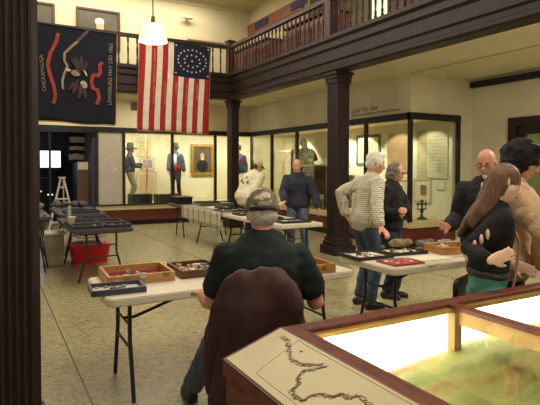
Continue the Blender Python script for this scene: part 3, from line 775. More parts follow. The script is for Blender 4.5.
def trunk(x0, x1, z0, z1, y, lab):
    t = thing('storage_chest', lab, 'chest', ((x0+x1)/2, y, z0)); w = (x1-x0)/2; H_ = z1-z0
    obj('body', xbox(-w, w, -.2, .2, 0, H_, .015), M('trunk_dark', (44, 30, 26), .6), t)
    bm = B()
    for a in (-w*.92, w*.92-.03): box(bm, a, a+.03, -.21, .21, -.0, H_+.008)
    box(bm, -w-.006, w+.006, -.206, .206, H_*.68, H_*.72)
    obj('straps', bm, M('trunk_strap', (96, 74, 50), .6), t)
trunk(3.42, 4.02, .545, .82, 14.25, 'dark wooden trunk at the feet of the soldier mannequin')
trunk(4.16, 4.86, .545, .80, 14.25, 'dark wooden trunk in front of the red-sashed mannequin')
bm = B(); tube(bm, [(0, 0, 0), (.01, 0, .8), (-.01, 0, 2.02)], .014, 8)
fs = obj('flag_staff', bm, M('pale_wood', (206, 170, 110), .5), loc=(4.04, 14.8, .545)); tag(fs, 'tall pale wooden staff held upright by the soldier mannequin', 'staff')
bm = B(); loft(bm, [(.02, .0, .35), (.03, 0, .8), (.03, 0, 1.3), (.01, 0, 1.55)], [.022, .03, .03, .02], [.02]*4, (1, 0, 0), n=10)
obj('furled_cloth', fuse(bm, .01, 1, .006, 20), M('furled_red', (190, 96, 80), .8, var=.3, scale=20), fs)
case_cloth = M('soldier_jacket', (46, 50, 66), .9, var=.2, scale=10); grey_pants = M('soldier_trousers', (132, 124, 100), .9, var=.15, scale=10)
def felt_hat(ctx, mat_, r=.15, h_=.13, z0=.06):
    h = ctx['h']; bm = B(); n = 24
    prof_ = [(0, h_), (.06, h_), (.085, h_-.03), (.095, 0), (r*.8, -.005), (r, -.03), (r, -.045), (.09, -.02), (.0, -.01)]
    lathe(bm, prof_, n=n, sy=1.1)
    m4 = ctx['HM'].to_4x4(); m4.translation = h((0, -.005, z0)); bm.transform(m4)
    obj('hat', bm, mat_, ctx['root'], smooth=False)
def ex_soldier(c):
    felt_hat(c, black, .19, .15); hair(c, [((0, -.03, .0), (.083, .085, .09))], brow_m, wr=.004)
    bm = B(); c['torso'](bm, -.01, .05, .022); obj('belt', fuse(bm, .012, 1), black, c['root'])
human('soldier_mannequin', 'mannequin in dark soldier jacket and black brimmed hat holding the staff', 'mannequin', (3.58, 14.80, .545), 95, 1.66, .95, Lh=(3.96, 14.84, 1.64), Rh=(3.88, 14.74, 1.58), Lhint=(0, 0, -1), Rhint=(0, -.3, -1), top=('jacket', case_cloth, .0, .02, 'long', .05), pants=grey_pants, skinm=mann_skin, voxel=.018, extra=ex_soldier, pz=.9, Lf=(3.62, 14.93, .545), Rf=(3.58, 14.68, .545))
def ex_zouave(c):
    felt_hat(c, black, .12, .13)
    bm = B(); c['torso'](bm, -.09, .10, .035, .0); obj('sash', fuse(bm, .014, 1), M('sash_red', (150, 26, 34), .8), c['root'])
    r = c['sp']; f = c['fT']; bm = B(); loft(bm, [r(.12)+f*.135, r(.3)+f*.155, r(.47)+f*.125], [.045, .05, .035], [.012]*3, c['rT'], n=10)
    obj('shirt_front', bm, M('shirt_white', (214, 222, 236), .8), c['root'], smooth=True)
human('costume_mannequin', 'mannequin in blue-grey coat, white shirt front and red sash standing in the back case', 'mannequin', (4.92, 14.75, .66), 180+25, 1.58, 1.0, Lh=(5.15, 14.62, 1.38), Rh=(4.66, 14.66, 1.34), top=('coat', M('coat_bluegrey', (70, 78, 90), .9, var=.2, scale=10), .14, .03, 'long', .1), pants=M('dark_breeches', (30, 28, 34), .9), skinm=mann_skin, voxel=.018, extra=ex_zouave, pz=.86, Lf=(5.02, 14.68, .66), Rf=(4.82, 14.68, .66))
ped = obj('low_plinth', xbox(-.3, .3, -.3, .3, 0, .12, .01), M('plinth_white', (206, 192, 154), .7), loc=(4.92, 14.75, .542)); tag(ped, 'low pale plinth under the red-sashed mannequin', 'plinth')
def ex_dark(c):
    felt_hat(c, M('navy_hat', (30, 32, 44), .8), .10, .12)
    r = c['sp']; f = c['fT']; bm = B(); loft(bm, [r(.1)+f*.13, r(.3)+f*.15, r(.48)+f*.12], [.06, .07, .04], [.014]*3, c['rT'], n=10)
    obj('waistcoat', bm, M('waistcoat_red', (150, 44, 44), .8), c['root'], smooth=True)
    bm = B(); loft(bm, [c['h']((0, .0, .055)), c['h']((0, -.01, -.1))], [.09, .07], [.11, .09], c['hr'], n=12)
human('uniform_mannequin', 'mannequin in dark blue hat and red waistcoat half hidden by the corner pillar', 'mannequin', (7.0, 14.75, .545), 215, 1.7, 1.0, top=('coat', M('uniform_blue', (38, 44, 66), .9), -.05, .03, 'long', .1), pants=M('cream_breeches', (206, 192, 160), .9), skinm=mann_skin, voxel=.02, extra=ex_dark, pz=.92)
# right case
xw = 8.2
DOCX = ((8.20, 7.93, 1.33, 2.36, 'tall olive-toned document panel at the end of the right case', paper2), (7.92, 7.36, 1.36, 2.32, 'pale document panel beside the olive one in the end of the right case', M('pale_doc', (214, 206, 170), .8, var=.08, scale=8)))
for y1, y0, z0, z1, lab, m_ in DOCX:
    t = thing('document_panel', lab, 'document', (xw, (y0+y1)/2, (z0+z1)/2)); w = (y1-y0)/2; h_ = (z1-z0)/2
    obj('board', xbox(-.03, 0, -w, w, -h_, h_), m_, t)
    bm = B()
    for k in range(11):
        z = h_*.8-k*h_*.15; box(bm, -.034, -.03, -w*.8, w*.75*(1 if k % 4 else .5), z-.006, z+.006)
    obj('print', bm, M('faint_print', (184, 170, 124), .8), t)
t = flat_frame('document_panel', 'small document card with a dark picture, below the olive panel', 'document', (xw, 8.05, 1.08), (0, -1), .5, .5, pale, paper, bits=(('picture', -.05, .12, -.1, .12, M('sepia', (140, 112, 80), .8)),))
t = flat_frame('document_panel', 'pink and grey text panel in the right case beside the corner post', 'document', (xw, 8.78, 1.92), (0, -1), .75, .9, pale, M('pinkish_panel', (196, 160, 120), .8, var=.15, scale=3))
t = flat_frame('framed_print', 'framed picture with a green-grey frame above the checked-shirt man', 'picture', (xw, 9.85, 2.0), (0, -1), .9, .75, M('grey_green_frame2', (98, 104, 84), .6), paper, fw_=.07, bits=(('print', -.3, .3, -.22, .22, tanink),))
t = flat_frame('document_panel', 'pale wide label panel low in the right case beside the woman', 'document', (xw, 8.75, 1.0), (0, -1), .8, .6, pale, paper)
# candle stand like iron implement
it = thing('iron_implement', 'small dark iron implement standing on the ledge of the right case', 'tool', (7.62, 7.5, .545))
lathe_b = lathe(B(), [(.10, 0), (.10, .02), (.03, .05), (.02, .12), (.045, .16), (.02, .2), (.015, .34), (.04, .36), (.04, .38), (0, .39)], n=14); obj('stand', lathe_b, M('iron_grey', (84, 80, 68), .5, metal=.5), it)
bm = B(); cyl(bm, (-.13, 0, .30), (.13, 0, .30), .014); cyl(bm, (-.12, 0, .2), (.12, 0, .2), .012); cyl(bm, (.11, 0, .2), (.11, 0, .37), .01); cyl(bm, (-.11, 0, .2), (-.11, 0, .34), .01); obj('crossbar', bm, M('iron_grey2', (84, 80, 68), .5, metal=.5), it)
card = obj('label_card', xbox(-.01, .01, -.12, .12, -.1, .1), paper, loc=(8.19, 7.55, 1.22)); tag(card, 'small white label card on the end wall above the iron implement', 'label')
jg = lathe(B(), [(.0, 0), (.08, 0), (.10, .06), (.09, .14), (.03, .22), (.03, .3), (.045, .31), (0, .32)], n=16); jg = obj('stoneware_jug', jg, M('dark_stoneware', (70, 60, 58), .5), loc=(7.3, 7.6, .545), smooth=True); jg.scale = (.8, .8, .8); tag(jg, 'small dark jug in the right case just behind the corner post', 'jug')
# secretary cabinet
sc_ = thing('secretary_cabinet', 'brown wooden cabinet with pale top in the right case, behind the man in navy', 'cabinet', (7.62, 10.85, .545))
obj('body', xbox(-.35, .35, -.5, .5, .35, 1.05, .015), M('cabinet_wood', (104, 66, 42), .5, var=.2, scale=6, stretch=(1, 1, 4)), sc_)
obj('top_board', xbox(-.39, .39, -.54, .54, 1.05, 1.10, .01), M('pale_top', (206, 180, 130), .5), sc_)
for a in (-1, 1):
    for b in (-1, 1): obj('leg', cyl(B(), (a*.3, b*.45, 0), (a*.31, b*.46, .36), .02, .035), wood_walnut, sc_)
obj('drawer', xbox(-.37, -.35, -.44, .44, .75, .98, .01), wood_walnut, sc_)
def ex_bust(c):
    h = c['h']; hair(c, [((0, -.015, .02), (.10, .12, .12)), ((0, -.06, -.08), (.09, .08, .12))], M('dark_brown_fur', (34, 26, 20), .95, var=.4, scale=30), wr=.012, wf=18)
human('buckskin_mannequin', 'dark leaning mannequin in fur cap and buckskin beside the brown cabinet', 'mannequin', (7.55, 11.65, .72), 235, 1.72, 1.0, lean=18, head_pitch=15, Lh=(7.5, 11.5, 1.75), Rh=(7.3, 11.6, 1.65), top=('coat', M('dark_buckskin', (34, 29, 22), .95, var=.4, scale=12), -.05, .035, 'long', .2), pants=M('buckskin_trousers', (96, 82, 60), .9), skinm=M('mannequin_dark', (90, 62, 46), .6), voxel=.018, extra=ex_bust, pz=.86)
ped = obj('low_plinth', xbox(-.3, .3, -.3, .3, 0, .175, .01), MATS['plinth_white'], loc=(7.70, 11.75, .542)); tag(ped, 'low pale plinth under the leaning mannequin', 'plinth')
cup_ = thing('wall_spindle', 'pale upright wooden spindle on display left of the leaning mannequin', 'tool', (7.4, 12.15, .545))
obj('spindle', lathe(B(), [(.1, 0), (.1, .03), (.03, .06), (.03, .8), (.05, .85), (.03, .9), (.025, 1.35), (.05, 1.4), (.02, 1.5), (0, 1.55)], n=12), MATS['cabinet_wood'], cup_)
shelf = thing('display_rack', 'pale wooden rack of horizontal rails in the right case left of the man in navy', 'rack', (7.6, 12.95, .545))
bm = B()
for a in (-.55, 0, .55): box(bm, -.02, .02, a-.015, a+.015, 0, 1.5)
obj('uprights', bm, MATS['pale_top'], shelf)
for z in (.35, .75, 1.15, 1.48): obj('rail', xbox(-.03, .03, -.58, .58, z, z+.03), MATS['pale_top'], shelf)

# ------------------------------------------------------------------ dark side room
tv = thing('screen', 'bright bluish screen glowing in the dark side room', 'screen', (1.62, 17.5, 1.55), math.radians(0))
obj('screen_panel', xbox(-.42, .42, -.02, 0, 0, .52), EM('screen_glow', (196, 208, 255), 3.0), tv); obj('bezel', xbox(-.45, .45, 0, .06, -.03, .55, .01), black, tv)
obj('stand', xbox(-.3, .3, -.1, .2, -1.55, -.03, .02), black_soft, tv)
hf_ = obj('striped_banner', None if False else flag_grid(.42, .85, 8, 16, lambda u, v: int(v*7) % 2, .02, .6, None)[0], [black_soft, M('banner_pale', (212, 206, 200), .8)], loc=(2.0, 15.2, 2.52)); tag(hf_, 'small banner with pale stripes hanging in the dark side room', 'banner')
hf_.rotation_euler = (0, 0, 0)
sl = thing('step_ladder', 'white folding step ladder standing at the dark side room', 'ladder', (1.52, 12.75, 0), math.radians(10))
for s, nm in ((-1, 'rail'), (1, 'rail')):
    obj(nm, tube(B(), [(s*.33, -.02, 0), (s*.03, 0, 1.32)], .022, 8), M('white_enamel', (214, 208, 196), .5), sl); obj('back_rail', tube(B(), [(s*.2, .5, 0), (s*.03, .04, 1.3)], .016, 8), MATS['white_enamel'], sl)
for i in range(4):
    z = .28+i*.27; w = .33-.30*z/1.32; obj('step', xbox(-w, w, -.06, .05, z, z+.025), MATS['white_enamel'], sl)
obj('cap_plate', xbox(-.07, .07, -.05, .08, 1.3, 1.34, .005), MATS['white_enamel'], sl)
pd = thing('wooden_door_panel', 'brown wooden cabinet door standing inside the dark side room', 'cabinet', (2.24, 14.5, 0)); obj('panel', xbox(-.14, .16, -.02, .02, .0, 1.72, .01), M('brown_door', (100, 76, 48), .6), pd)
obj('upper_sheet', xbox(-.12, .14, -.03, -.022, 1.5, 1.7), paper, pd)
eq = thing('equipment_rack', 'black equipment rack with small lights in the dark side room', 'rack', (1.25, 16.2, 0)); obj('body', xbox(-.5, .5, -.25, .25, 0, 1.25, .01), black_soft, eq)
for i in range(3): obj('indicator', xbox(-.35+i*.3, -.2+i*.3, -.26, -.25, .95-.1*i, .99-.1*i), EM('indicator_%d' % i, (180, 220, 225), 1.5), eq)
bm = B()
for x in (.1, 1.1, 1.35): box(bm, x, x+.05, 13.88, 13.93, 0, 2.56)
box(bm, -1, 2.5, 13.86, 13.94, 2.46, 2.62)
struct('trim_5', bm, black)
# ------------------------------------------------------------------ folding tables
def folding_table(label, cx, cy, L, D, rotz=0, top_m=None, z=.74, group='folding tables of the hall'):
    t = thing('folding_table', label, 'table', (cx, cy, 0), rotz, group); top_m = top_m or white_pl
    a, b = L/2, D/2
    bm = prism(B(), rrect(-a, a, -b, b, .06), .055, 'z', z-.055)
    bmesh.ops.bevel(bm, geom=[e for e in bm.edges if abs(e.verts[0].co.z-e.verts[1].co.z) < 1e-4], offset=.008, segments=2, affect='EDGES')
    obj('table_top', bm, top_m, t)
    obj('apron_frame', xbox(-a+.12, a-.12, -b+.1, b-.1, z-.075, z-.055), leg_metal, t)
    for s in (-1, 1):
        x = s*(a-.19)
        for q in (-1, 1):
            y = q*(b-.17)
            obj('leg', tube(B(), [(x, y-q*.03, z-.06), (x, y-q*.03, .40), (x, y-q*.01, .33), (x, y+q*.07, .02), (x, y+q*.07, 0)], .015, 8), leg_metal, t)
        obj('crossbar', tube(B(), [(x, -(b-.2), .34), (x, b-.2, .34)], .011), leg_metal, t); obj('crossbar', tube(B(), [(x, -(b-.2), .50), (x, b-.2, .50)], .009), leg_metal, t)
        obj('brace', tube(B(), [(x, 0, .50), (x-s*.08, 0, .50), (x-s*.62, 0, z-.07)], .012, 8), leg_metal, t)
    return t
folding_table('white folding table the seated man in the camouflage cap sits at', 1.66, 3.73, 2.0, .77)
folding_table('white folding table in front of the man in the checked shirt', 3.87, 3.60, 1.84, .80)
folding_table('white folding table the man in the navy sweatshirt stands behind', 4.09, 7.35, 1.9, .78, PI/2)
folding_table('white folding table with a plaid cloth hanging from its side', 4.09, 9.28, 1.86, .78, PI/2)
folding_table('grey folding table at the far end of the middle row, by the back case', 4.35, 11.2, 1.4, .74, 0, M('grey_top', (96, 88, 78), .5))
dark_top = M('dark_table_top', (70, 66, 66), .5)
folding_table('dark-topped folding table above the red plastic tub', 1.38, 8.1, 1.9, .80, PI/2, dark_top)
folding_table('dark-topped folding table farther back, near the step ladder', 1.5, 10.45, 1.8, .80, PI/2, dark_top)
folding_table('dark-topped folding table at the far left, partly behind the big fluted pillar', .55, 10.2, 1.8, .8, PI/2, dark_top)
# plaid cloth
pm = bpy.data.materials.new('pale_plaid_cloth'); pm.use_nodes = True
n = pm.node_tree.nodes; l = pm.node_tree.links; b = n['Principled BSDF']; b.inputs['Roughness'].default_value = .9
def plaid(mat_, base, line, sc_, wid, axes='YZ', yaw=0):
    n = mat_.node_tree.nodes; l = mat_.node_tree.links; b = n['Principled BSDF']
    tc = n.new('ShaderNodeTexCoord'); s = n.new('ShaderNodeSeparateXYZ'); mpp = n.new('ShaderNodeMapping'); mpp.inputs['Rotation'].default_value = (0, 0, math.radians(yaw)); l.new(tc.outputs['Object'], mpp.inputs[0]); l.new(mpp.outputs[0], s.inputs[0]); acc = None
    for ax in axes:
        m_ = n.new('ShaderNodeMath'); m_.operation = 'MULTIPLY'; m_.inputs[1].default_value = sc_; l.new(s.outputs[ax], m_.inputs[0])
        f = n.new('ShaderNodeMath'); f.operation = 'FRACT'; l.new(m_.outputs[0], f.inputs[0])
        c = n.new('ShaderNodeMath'); c.operation = 'LESS_THAN'; c.inputs[1].default_value = wid; l.new(f.outputs[0], c.inputs[0])
        if acc is None: acc = c
        else:
            a = n.new('ShaderNodeMath'); a.operation = 'ADD'; l.new(acc.outputs[0], a.inputs[0]); l.new(c.outputs[0], a.inputs[1]); acc = a
    d_ = n.new('ShaderNodeMath'); d_.operation = 'MULTIPLY'; d_.inputs[1].default_value = .6; l.new(acc.outputs[0], d_.inputs[0])
    mx = n.new('ShaderNodeMix'); mx.data_type = 'RGBA'; mx.inputs[6].default_value = lin(base); mx.inputs[7].default_value = lin(line); l.new(d_.outputs[0], mx.inputs[0]); l.new(mx.outputs[2], b.inputs['Base Color'])
plaid(pm, (206, 200, 164), (116, 122, 104), 3.2, .28)
bm = B(); ny, nz = 40, 10; g = []
for i in range(ny+1):
    y = -1.05+2.1*i/ny; row = []
    for j in range(nz+3):
        if j < 3: p = V((.25-.12*j, y, .012))
        else:
            v = (j-3)/(nz-1); hang = .30+.05*math.sin(i*.3)
            p = V((-.022-.012*math.sin(i*1.1)*v, y, .008-hang*v))
        row.append(p)
    g.append(row)
for off in (0, -.006):
    vs = [[bm.verts.new(p+V((off if k > 2 else 0, 0, off if k <= 2 else 0))) for k, p in enumerate(r)] for r in g]
    for i in range(ny):
        for j in range(nz+2):
            q = (vs[i][j], vs[i+1][j], vs[i+1][j+1], vs[i][j+1]); f = bm.faces.new(q if off == 0 else q[::-1]); f.smooth = True
pc = obj('plaid_cloth', bm, pm, loc=(3.7, 9.55, .742)); tag(pc, 'pale plaid cloth hanging over the side of the middle table row', 'cloth')

# ------------------------------------------------------------------ flat cases, trays, papers on the tables
def tray(name, label, cat, cx, cy, z, w, d, rot, fm, inner, h_=.035, bits=None, group=None, edge=.022, glassy=False):
    t = thing(name, label, cat, (cx, cy, z+.001), math.radians(rot), group); a, b = w/2, d/2
    bm = B(); box(bm, -a, a, -b, -b+edge, 0, h_, .003); box(bm, -a, a, b-edge, b, 0, h_, .003); box(bm, -a, -a+edge, -b+edge, b-edge, 0, h_, .003); box(bm, a-edge, a, -b+edge, b-edge, 0, h_, .003)
    box(bm, -a+.002, a-.002, -b+.002, b-.002, 0, .006)
    obj('frame', bm, fm, t); obj('lining', xbox(-a+edge, a-edge, -b+edge, b-edge, .006, min(.012, h_*.5)), inner, t)
    if bits:
        rr = random.Random(len(label)*7+3); n_, cols, hh = bits
        for k in range(n_):
            x = rr.uniform(-a+edge+.03, a-edge-.03); y = rr.uniform(-b+edge+.03, b-edge-.03); s = rr.uniform(.012, .03)
            kd = rr.random()
            bm = B()
            if kd < .5: box(bm, -s, s, -s*.7, s*.7, 0, hh, .002)
            else: cyl(bm, (0, 0, 0), (0, 0, hh*.8), s*.6, n=10)
            bm.transform(Matrix.Translation((x, y, min(.012, h_*.5))) @ Matrix.Rotation(rr.random()*3, 4, 'Z'))
            obj('specimen', bm, rr.choice(cols), t)
    return t
sp_cols = [M('specimen_grey', (120, 120, 110), .7), M('specimen_tan', (196, 170, 120), .7), M('specimen_cream', (226, 214, 184), .7), M('specimen_dark', (60, 50, 44), .7)]
red_cols = [paper, MATS['specimen_cream'], M('specimen_rose', (190, 130, 130), .7), MATS['specimen_grey']]
T = .74
t = tray('display_box', 'light oak display box with red lining on the seated man\'s table, left one', 'box', .99, 3.92, T, .49, .44, -2, wood_light, red_felt, .07, (12, red_cols, .03))
obj('latch', xbox(-.025, .025, -.226, -.22, .04, .08, .002), M('latch_steel', (200, 196, 186), .3, metal=.8), t)
obj('latch', xbox(.15, .2, -.226, -.22, .04, .07, .002), M('latch_dark', (120, 100, 70), .5), t)
t = tray('display_case_flat', 'thin dark-framed glass-topped case at the left corner of the seated man\'s table', 'display case', .77, 3.575, T, .36, .24, -3, M('slate_frame', (58, 62, 76), .4), M('white_lining', (206, 198, 180), .8), .04, (9, sp_cols, .012), edge=.018)
obj('tag', xbox(.0, .06, .121, .128, .005, .04), paper, t)
tray('display_box', 'dark walnut display box left of the seated man, full of small pieces', 'box', 1.46, 3.91, T, .34, .42, -2, wood_walnut, M('tan_lining', (176, 140, 96), .8), .06, (26, sp_cols, .035))
t = tray('display_box', 'light oak display box with deep red lining at the seated man\'s right elbow', 'box', 2.28, 3.58, T, .38, .44, -2, wood_light, red_felt, .075, (3, [red_felt], .02))
obj('latch', xbox(.06, .1, -.226, -.22, .03, .06, .002), MATS['latch_dark'], t)
blk_tray = M('black_tray', (26, 24, 24), .4)
tray('display_case_flat', 'black-framed flat case of arrow points under the checked-shirt man\'s hand', 'display case', 3.14, 3.80, T, .40, .34, -3, blk_tray, M('cream_lining', (214, 206, 180), .8), .03, (26, sp_cols, .015))
tray('display_case_flat', 'black-framed flat case of pale pieces next to the woman in black', 'display case', 3.60, 3.82, T, .42, .32, -6, blk_tray, MATS['cream_lining'], .03, (22, sp_cols, .02))
t = tray('display_case_flat', 'flat tray lined with red cloth at the near edge of the checked-shirt man\'s table', 'display case', 3.22, 3.42, T, .34, .26, -4, M('red_tray', (150, 50, 48), .6), M('rose_felt', (176, 76, 70), .9, var=.3, scale=40), .014, (14, sp_cols, .006), edge=.01)
t = tray('display_box', 'low light oak box with grey compartments near the bald man\'s hand', 'box', 4.08, 3.62, T, .42, .34, -14, wood_light, M('brown_lining', (120, 92, 60), .8), .075, (8, sp_cols, .05))
bm = B(); prism(bm, rrect(-.16, .16, -.10, .10, .02), .008); bb_ = obj('booklet', bm, paper, loc=(3.60, 3.44, T+.001)); bb_.rotation_euler = (0, 0, -.15); tag(bb_, 'cream booklet lying by the table edge right of the red tray', 'booklet')
bb_ = obj('paper_sheet', xbox(-.12, .12, -.09, .09, 0, .002), paper2, loc=(3.44, 3.30, T+.001)); bb_.rotation_euler = (0, 0, .3); tag(bb_, 'loose pale paper sheet at the very edge of the checked-shirt man\'s table', 'paper')
bk = lathe(B(), [(0, 0), (.033, 0), (.042, .095), (.044, .097), (.04, .097), (.032, .006), (0, .006)], n=20)
cp = obj('paper_cup', bk, M('cup_white', (222, 214, 190), .6), loc=(4.0, 3.36, T+.001), smooth=True); tag(cp, 'white paper cup near the right end of the checked-shirt man\'s table', 'cup')
def bundle(cx, cy, r, seed, lab, m_):
    rr = random.Random(seed); bm = B()
    for k in range(7): ell(bm, (rr.uniform(-r, r), rr.uniform(-r*.6, r*.6), .03+rr.uniform(0, .03)), (r*.5, r*.4, .035))
    o = obj('cloth_bundle', fuse(bm, .008, 1, .006, 30), m_, loc=(cx, cy, T+(.036 if cx < 3.8 else .002))); tag(o, lab, 'bundle')
bundle(3.70, 3.9, .10, 3, 'brownish crumpled pouch beside the woman in black', M('pouch_brown', (140, 116, 84), .8, var=.3, scale=20))
bundle(4.32, 3.86, .11, 8, 'grey crumpled bag at the right end of the table, behind the oak box', M('bag_grey', (130, 126, 120), .7, var=.3, scale=20))
bundle(4.02, 3.89, .10, 5, 'dark grey crumpled pouch in the middle of the table, behind the oak box', M('pouch_grey', (96, 94, 90), .7, var=.3, scale=20))
# middle row trays
mid = [(4.1, 6.75, .5, .4, 'large dark flat case at the near end of the middle table row'), (4.0, 7.35, .44, .36, 'dark flat case in front of the navy sweatshirt man'), (4.05, 8.1, .5, .36, 'dark flat case between the two standing men of the middle row'),
       (4.02, 8.9, .5, .4, 'dark flat case at the hands of the man in the white jacket'), (4.25, 9.55, .36, .36, 'dark flat case beside the plaid cloth'), (4.5, 11.2, .5, .4, 'dark flat case nearest the back on the middle table row')]
for i, (x, y, w, d, lab) in enumerate(mid): tray('display_case_flat', lab, 'display case', x, y, T, w, d, (i*37) % 9-4, blk_tray, sp_cols[i % 2], .035, (7, sp_cols, .015))
dt = thing('dark_crate', 'dark open crate at the far corner of the middle table row', 'crate', (3.90, 11.25, T), 0)
obj('body', xbox(-.18, .18, -.2, .2, 0, .16, .01), black_soft, dt); obj('rim', xbox(-.2, .2, -.22, .22, .14, .17, .006), wood_walnut, dt)
# left group trays
lt = [(1.2, 7.42, .42, .36, 'dark framed case nearest the camera on the tub table'), (1.6, 7.42, .34, .36, 'dark framed case at the near right corner of the tub table'), (1.2, 7.9, .42, .4, 'dark framed case, second row left on the tub table'), (1.6, 7.9, .34, .4, 'dark framed case, second row right on the tub table'),
      (1.45, 8.5, .5, .42, 'dark framed case at the far end of the tub table'), (1.5, 9.9, .6, .42, 'dark framed case on the farther dark-topped table')]
for i, (x, y, w, d, lab) in enumerate(lt): tray('display_case_flat', lab, 'display case', x, y, T, w, d, 0, M('charcoal_frame', (50, 52, 58), .45), M('olive_lining', (122, 116, 92), .8, var=.2, scale=10), .05, (6, sp_cols, .012))
cp2 = obj('paper_cup', cp.data, None, loc=(1.04, 7.72, T+.001)); cp2.scale = (1.25, 1.25, 1.4); tag(cp2, 'white paper cup on the left edge of the tub table', 'cup')
bt = thing('water_bottle', 'clear plastic bottle standing on the far end of the tub table', 'bottle', (1.13, 8.66, T+.001))
obj('bottle_body', lathe(B(), [(0, 0), (.032, 0), (.034, .02), (.034, .14), (.014, .18), (.014, .2), (0, .2)], n=16), M('bottle_plastic', (150, 160, 160), .2), bt, smooth=True); obj('bottle_cap', cyl(B(), (0, 0, .2), (0, 0, .22), .015), paper, bt)
def pile(x, y, lab, seed):
    rr = random.Random(seed); bm = B()
    for k in range(6): ell(bm, (rr.uniform(-.12, .12), rr.uniform(-.1, .1), .05+rr.uniform(0, .06)), (.08, .07, .05))
    o = obj('cloth_bundle', fuse(bm, .012, 1, .012, 16), M('bundle_dark%d' % seed, (70+seed*9, 66+seed*9, 70+seed*8), .8, var=.4, scale=12), loc=(x, y, T+.01)); tag(o, lab, 'bundle')
pile(1.62, 10.9, 'dark crumpled bag on the farther dark-topped table, near the ladder', 1); pile(.95-.15, 10.7, 'pale crumpled bag on the far left dark-topped table', 6); pile(1.3, 11.05, 'grey crumpled coat at the back end of the farther dark-topped table', 3)
# chairs pulled up at the far left
def steel_chair(name, label, x, y, rz, seat_m, fm, zs=.45, hb=.85):
    t = thing(name, label, 'chair', (x, y, 0), math.radians(rz))
    obj('seat', prism(B(), rrect(-.21, .21, -.2, .21, .05), .03, 'z', zs-.03), seat_m, t)
    bm = B(); prism(bm, rrect(-.2, .2, zs+.16, hb, .05), .025, 'y', -.23); obj('backrest', bm, seat_m, t)
    for s in (-1, 1):
        obj('leg', tube(B(), [(s*.2, .2, 0), (s*.19, .12, zs-.02), (s*.19, .05, zs-.02)], .012), fm, t); obj('leg', tube(B(), [(s*.2, -.26, 0), (s*.19, -.19, zs), (s*.19, -.225, hb-.06)], .012), fm, t)
    return t
steel_chair('folding_chair', 'dark folding chair at the far left behind the fluted pillar', .52, 8.5, 80, M('chair_dark_wood', (64, 40, 30), .5), leg_metal)
steel_chair('folding_chair', 'black chair back showing left of the girl in the black sweater', 2.80, 2.62, 20, black, leg_metal)
# red tub and white bin
tb = thing('storage_tub', 'bright red plastic tub on the floor under the dark-topped table', 'tub', (1.48, 8.95, 0)); tb.scale = (.86, .86, .80)
bm = B(); lo = rrect(-.31, .31, -.2, .2, .05); hi = rrect(-.36, .36, -.24, .24, .06)
a = [bm.verts.new((x, y, 0)) for x, y in lo]; b2 = [bm.verts.new((x, y, .34)) for x, y in hi]; b3 = [bm.verts.new((x*.96, y*.95, .34)) for x, y in hi]; a2 = [bm.verts.new((x*.94, y*.93, .02)) for x, y in lo]
bm.faces.new(a[::-1]); bm.faces.new(a2)
for i in range(len(a)):
    j = (i+1) % len(a); bm.faces.new((a[i], a[j], b2[j], b2[i])); bm.faces.new((b2[i], b2[j], b3[j], b3[i])); bm.faces.new((b3[i], b3[j], a2[j], a2[i]))
obj('body', bm, red_pl, tb)
bm = prism(B(), rrect(-.38, .38, -.26, .26, .06), .03, 'z', .34); obj('rim', bm, red_pl, tb)
wb = thing('plastic_crate', 'pale plastic bin on the floor beside the red tub', 'bin', (.93, 8.9, 0))
obj('body', xbox(-.13, .13, -.2, .2, 0, .5, .03), M('bin_grey', (150, 140, 118), .5), wb); obj('lid', xbox(-.15, .15, -.22, .22, .5, .54, .01), M('bin_lid', (186, 178, 156), .5), wb)
rk = thing('wire_basket', 'chrome wire basket standing on the red tub', 'basket', (1.50, 8.95, .298)); bm = B()
for z in (.03, .12, .22):
    tube(bm, [(-.22, -.14, z), (.22, -.14, z), (.22, .14, z), (-.22, .14, z), (-.22, -.14, z)], .008, 6)
for k in range(6): cyl(bm, (-.22+.088*k, -.14, 0), (-.22+.088*k, -.14, .22), .005, n=6)
obj('wires', bm, M('chrome', (190, 196, 204), .25, metal=.9), rk)

# ------------------------------------------------------------------ relief map exhibit case
Z0 = .95
ex = thing('exhibit_case', 'large lit wooden exhibit case with glass top, relief map inside and sloping map panel', 'exhibit case', (2.6, 1.0, 0))
OX, OY = 2.6, 1.0
def exb(*a, **k):
    a = (a[0]-OX, a[1]-OX, a[2]-OY, a[3]-OY)+a[4:]; return xbox(*a, **k)
bm = B(); box(bm, .80-OX, .84-OX, .2-OY, 1.80-OY, 0, .799); box(bm, 1.06-OX, 4.6-OX, 1.76-OY, 1.80-OY, 0, .90); box(bm, .84-OX, 1.06-OX, 1.76-OY, 1.80-OY, 0, .799); box(bm, 4.56-OX, 4.6-OX, .2-OY, 1.76-OY, 0, .9); box(bm, .84-OX, 4.56-OX, .2-OY, .24-OY, 0, .9)
obj('cabinet', bm, wood_case, ex)
bm = B()
for y0, y1 in ((1.05, 1.68), (.32, .95)):
    box(bm, .785-OX, .80-OX, y0-OY, y1-OY, .12, .70, .006)
obj('side_panel', bm, wood_red, ex)
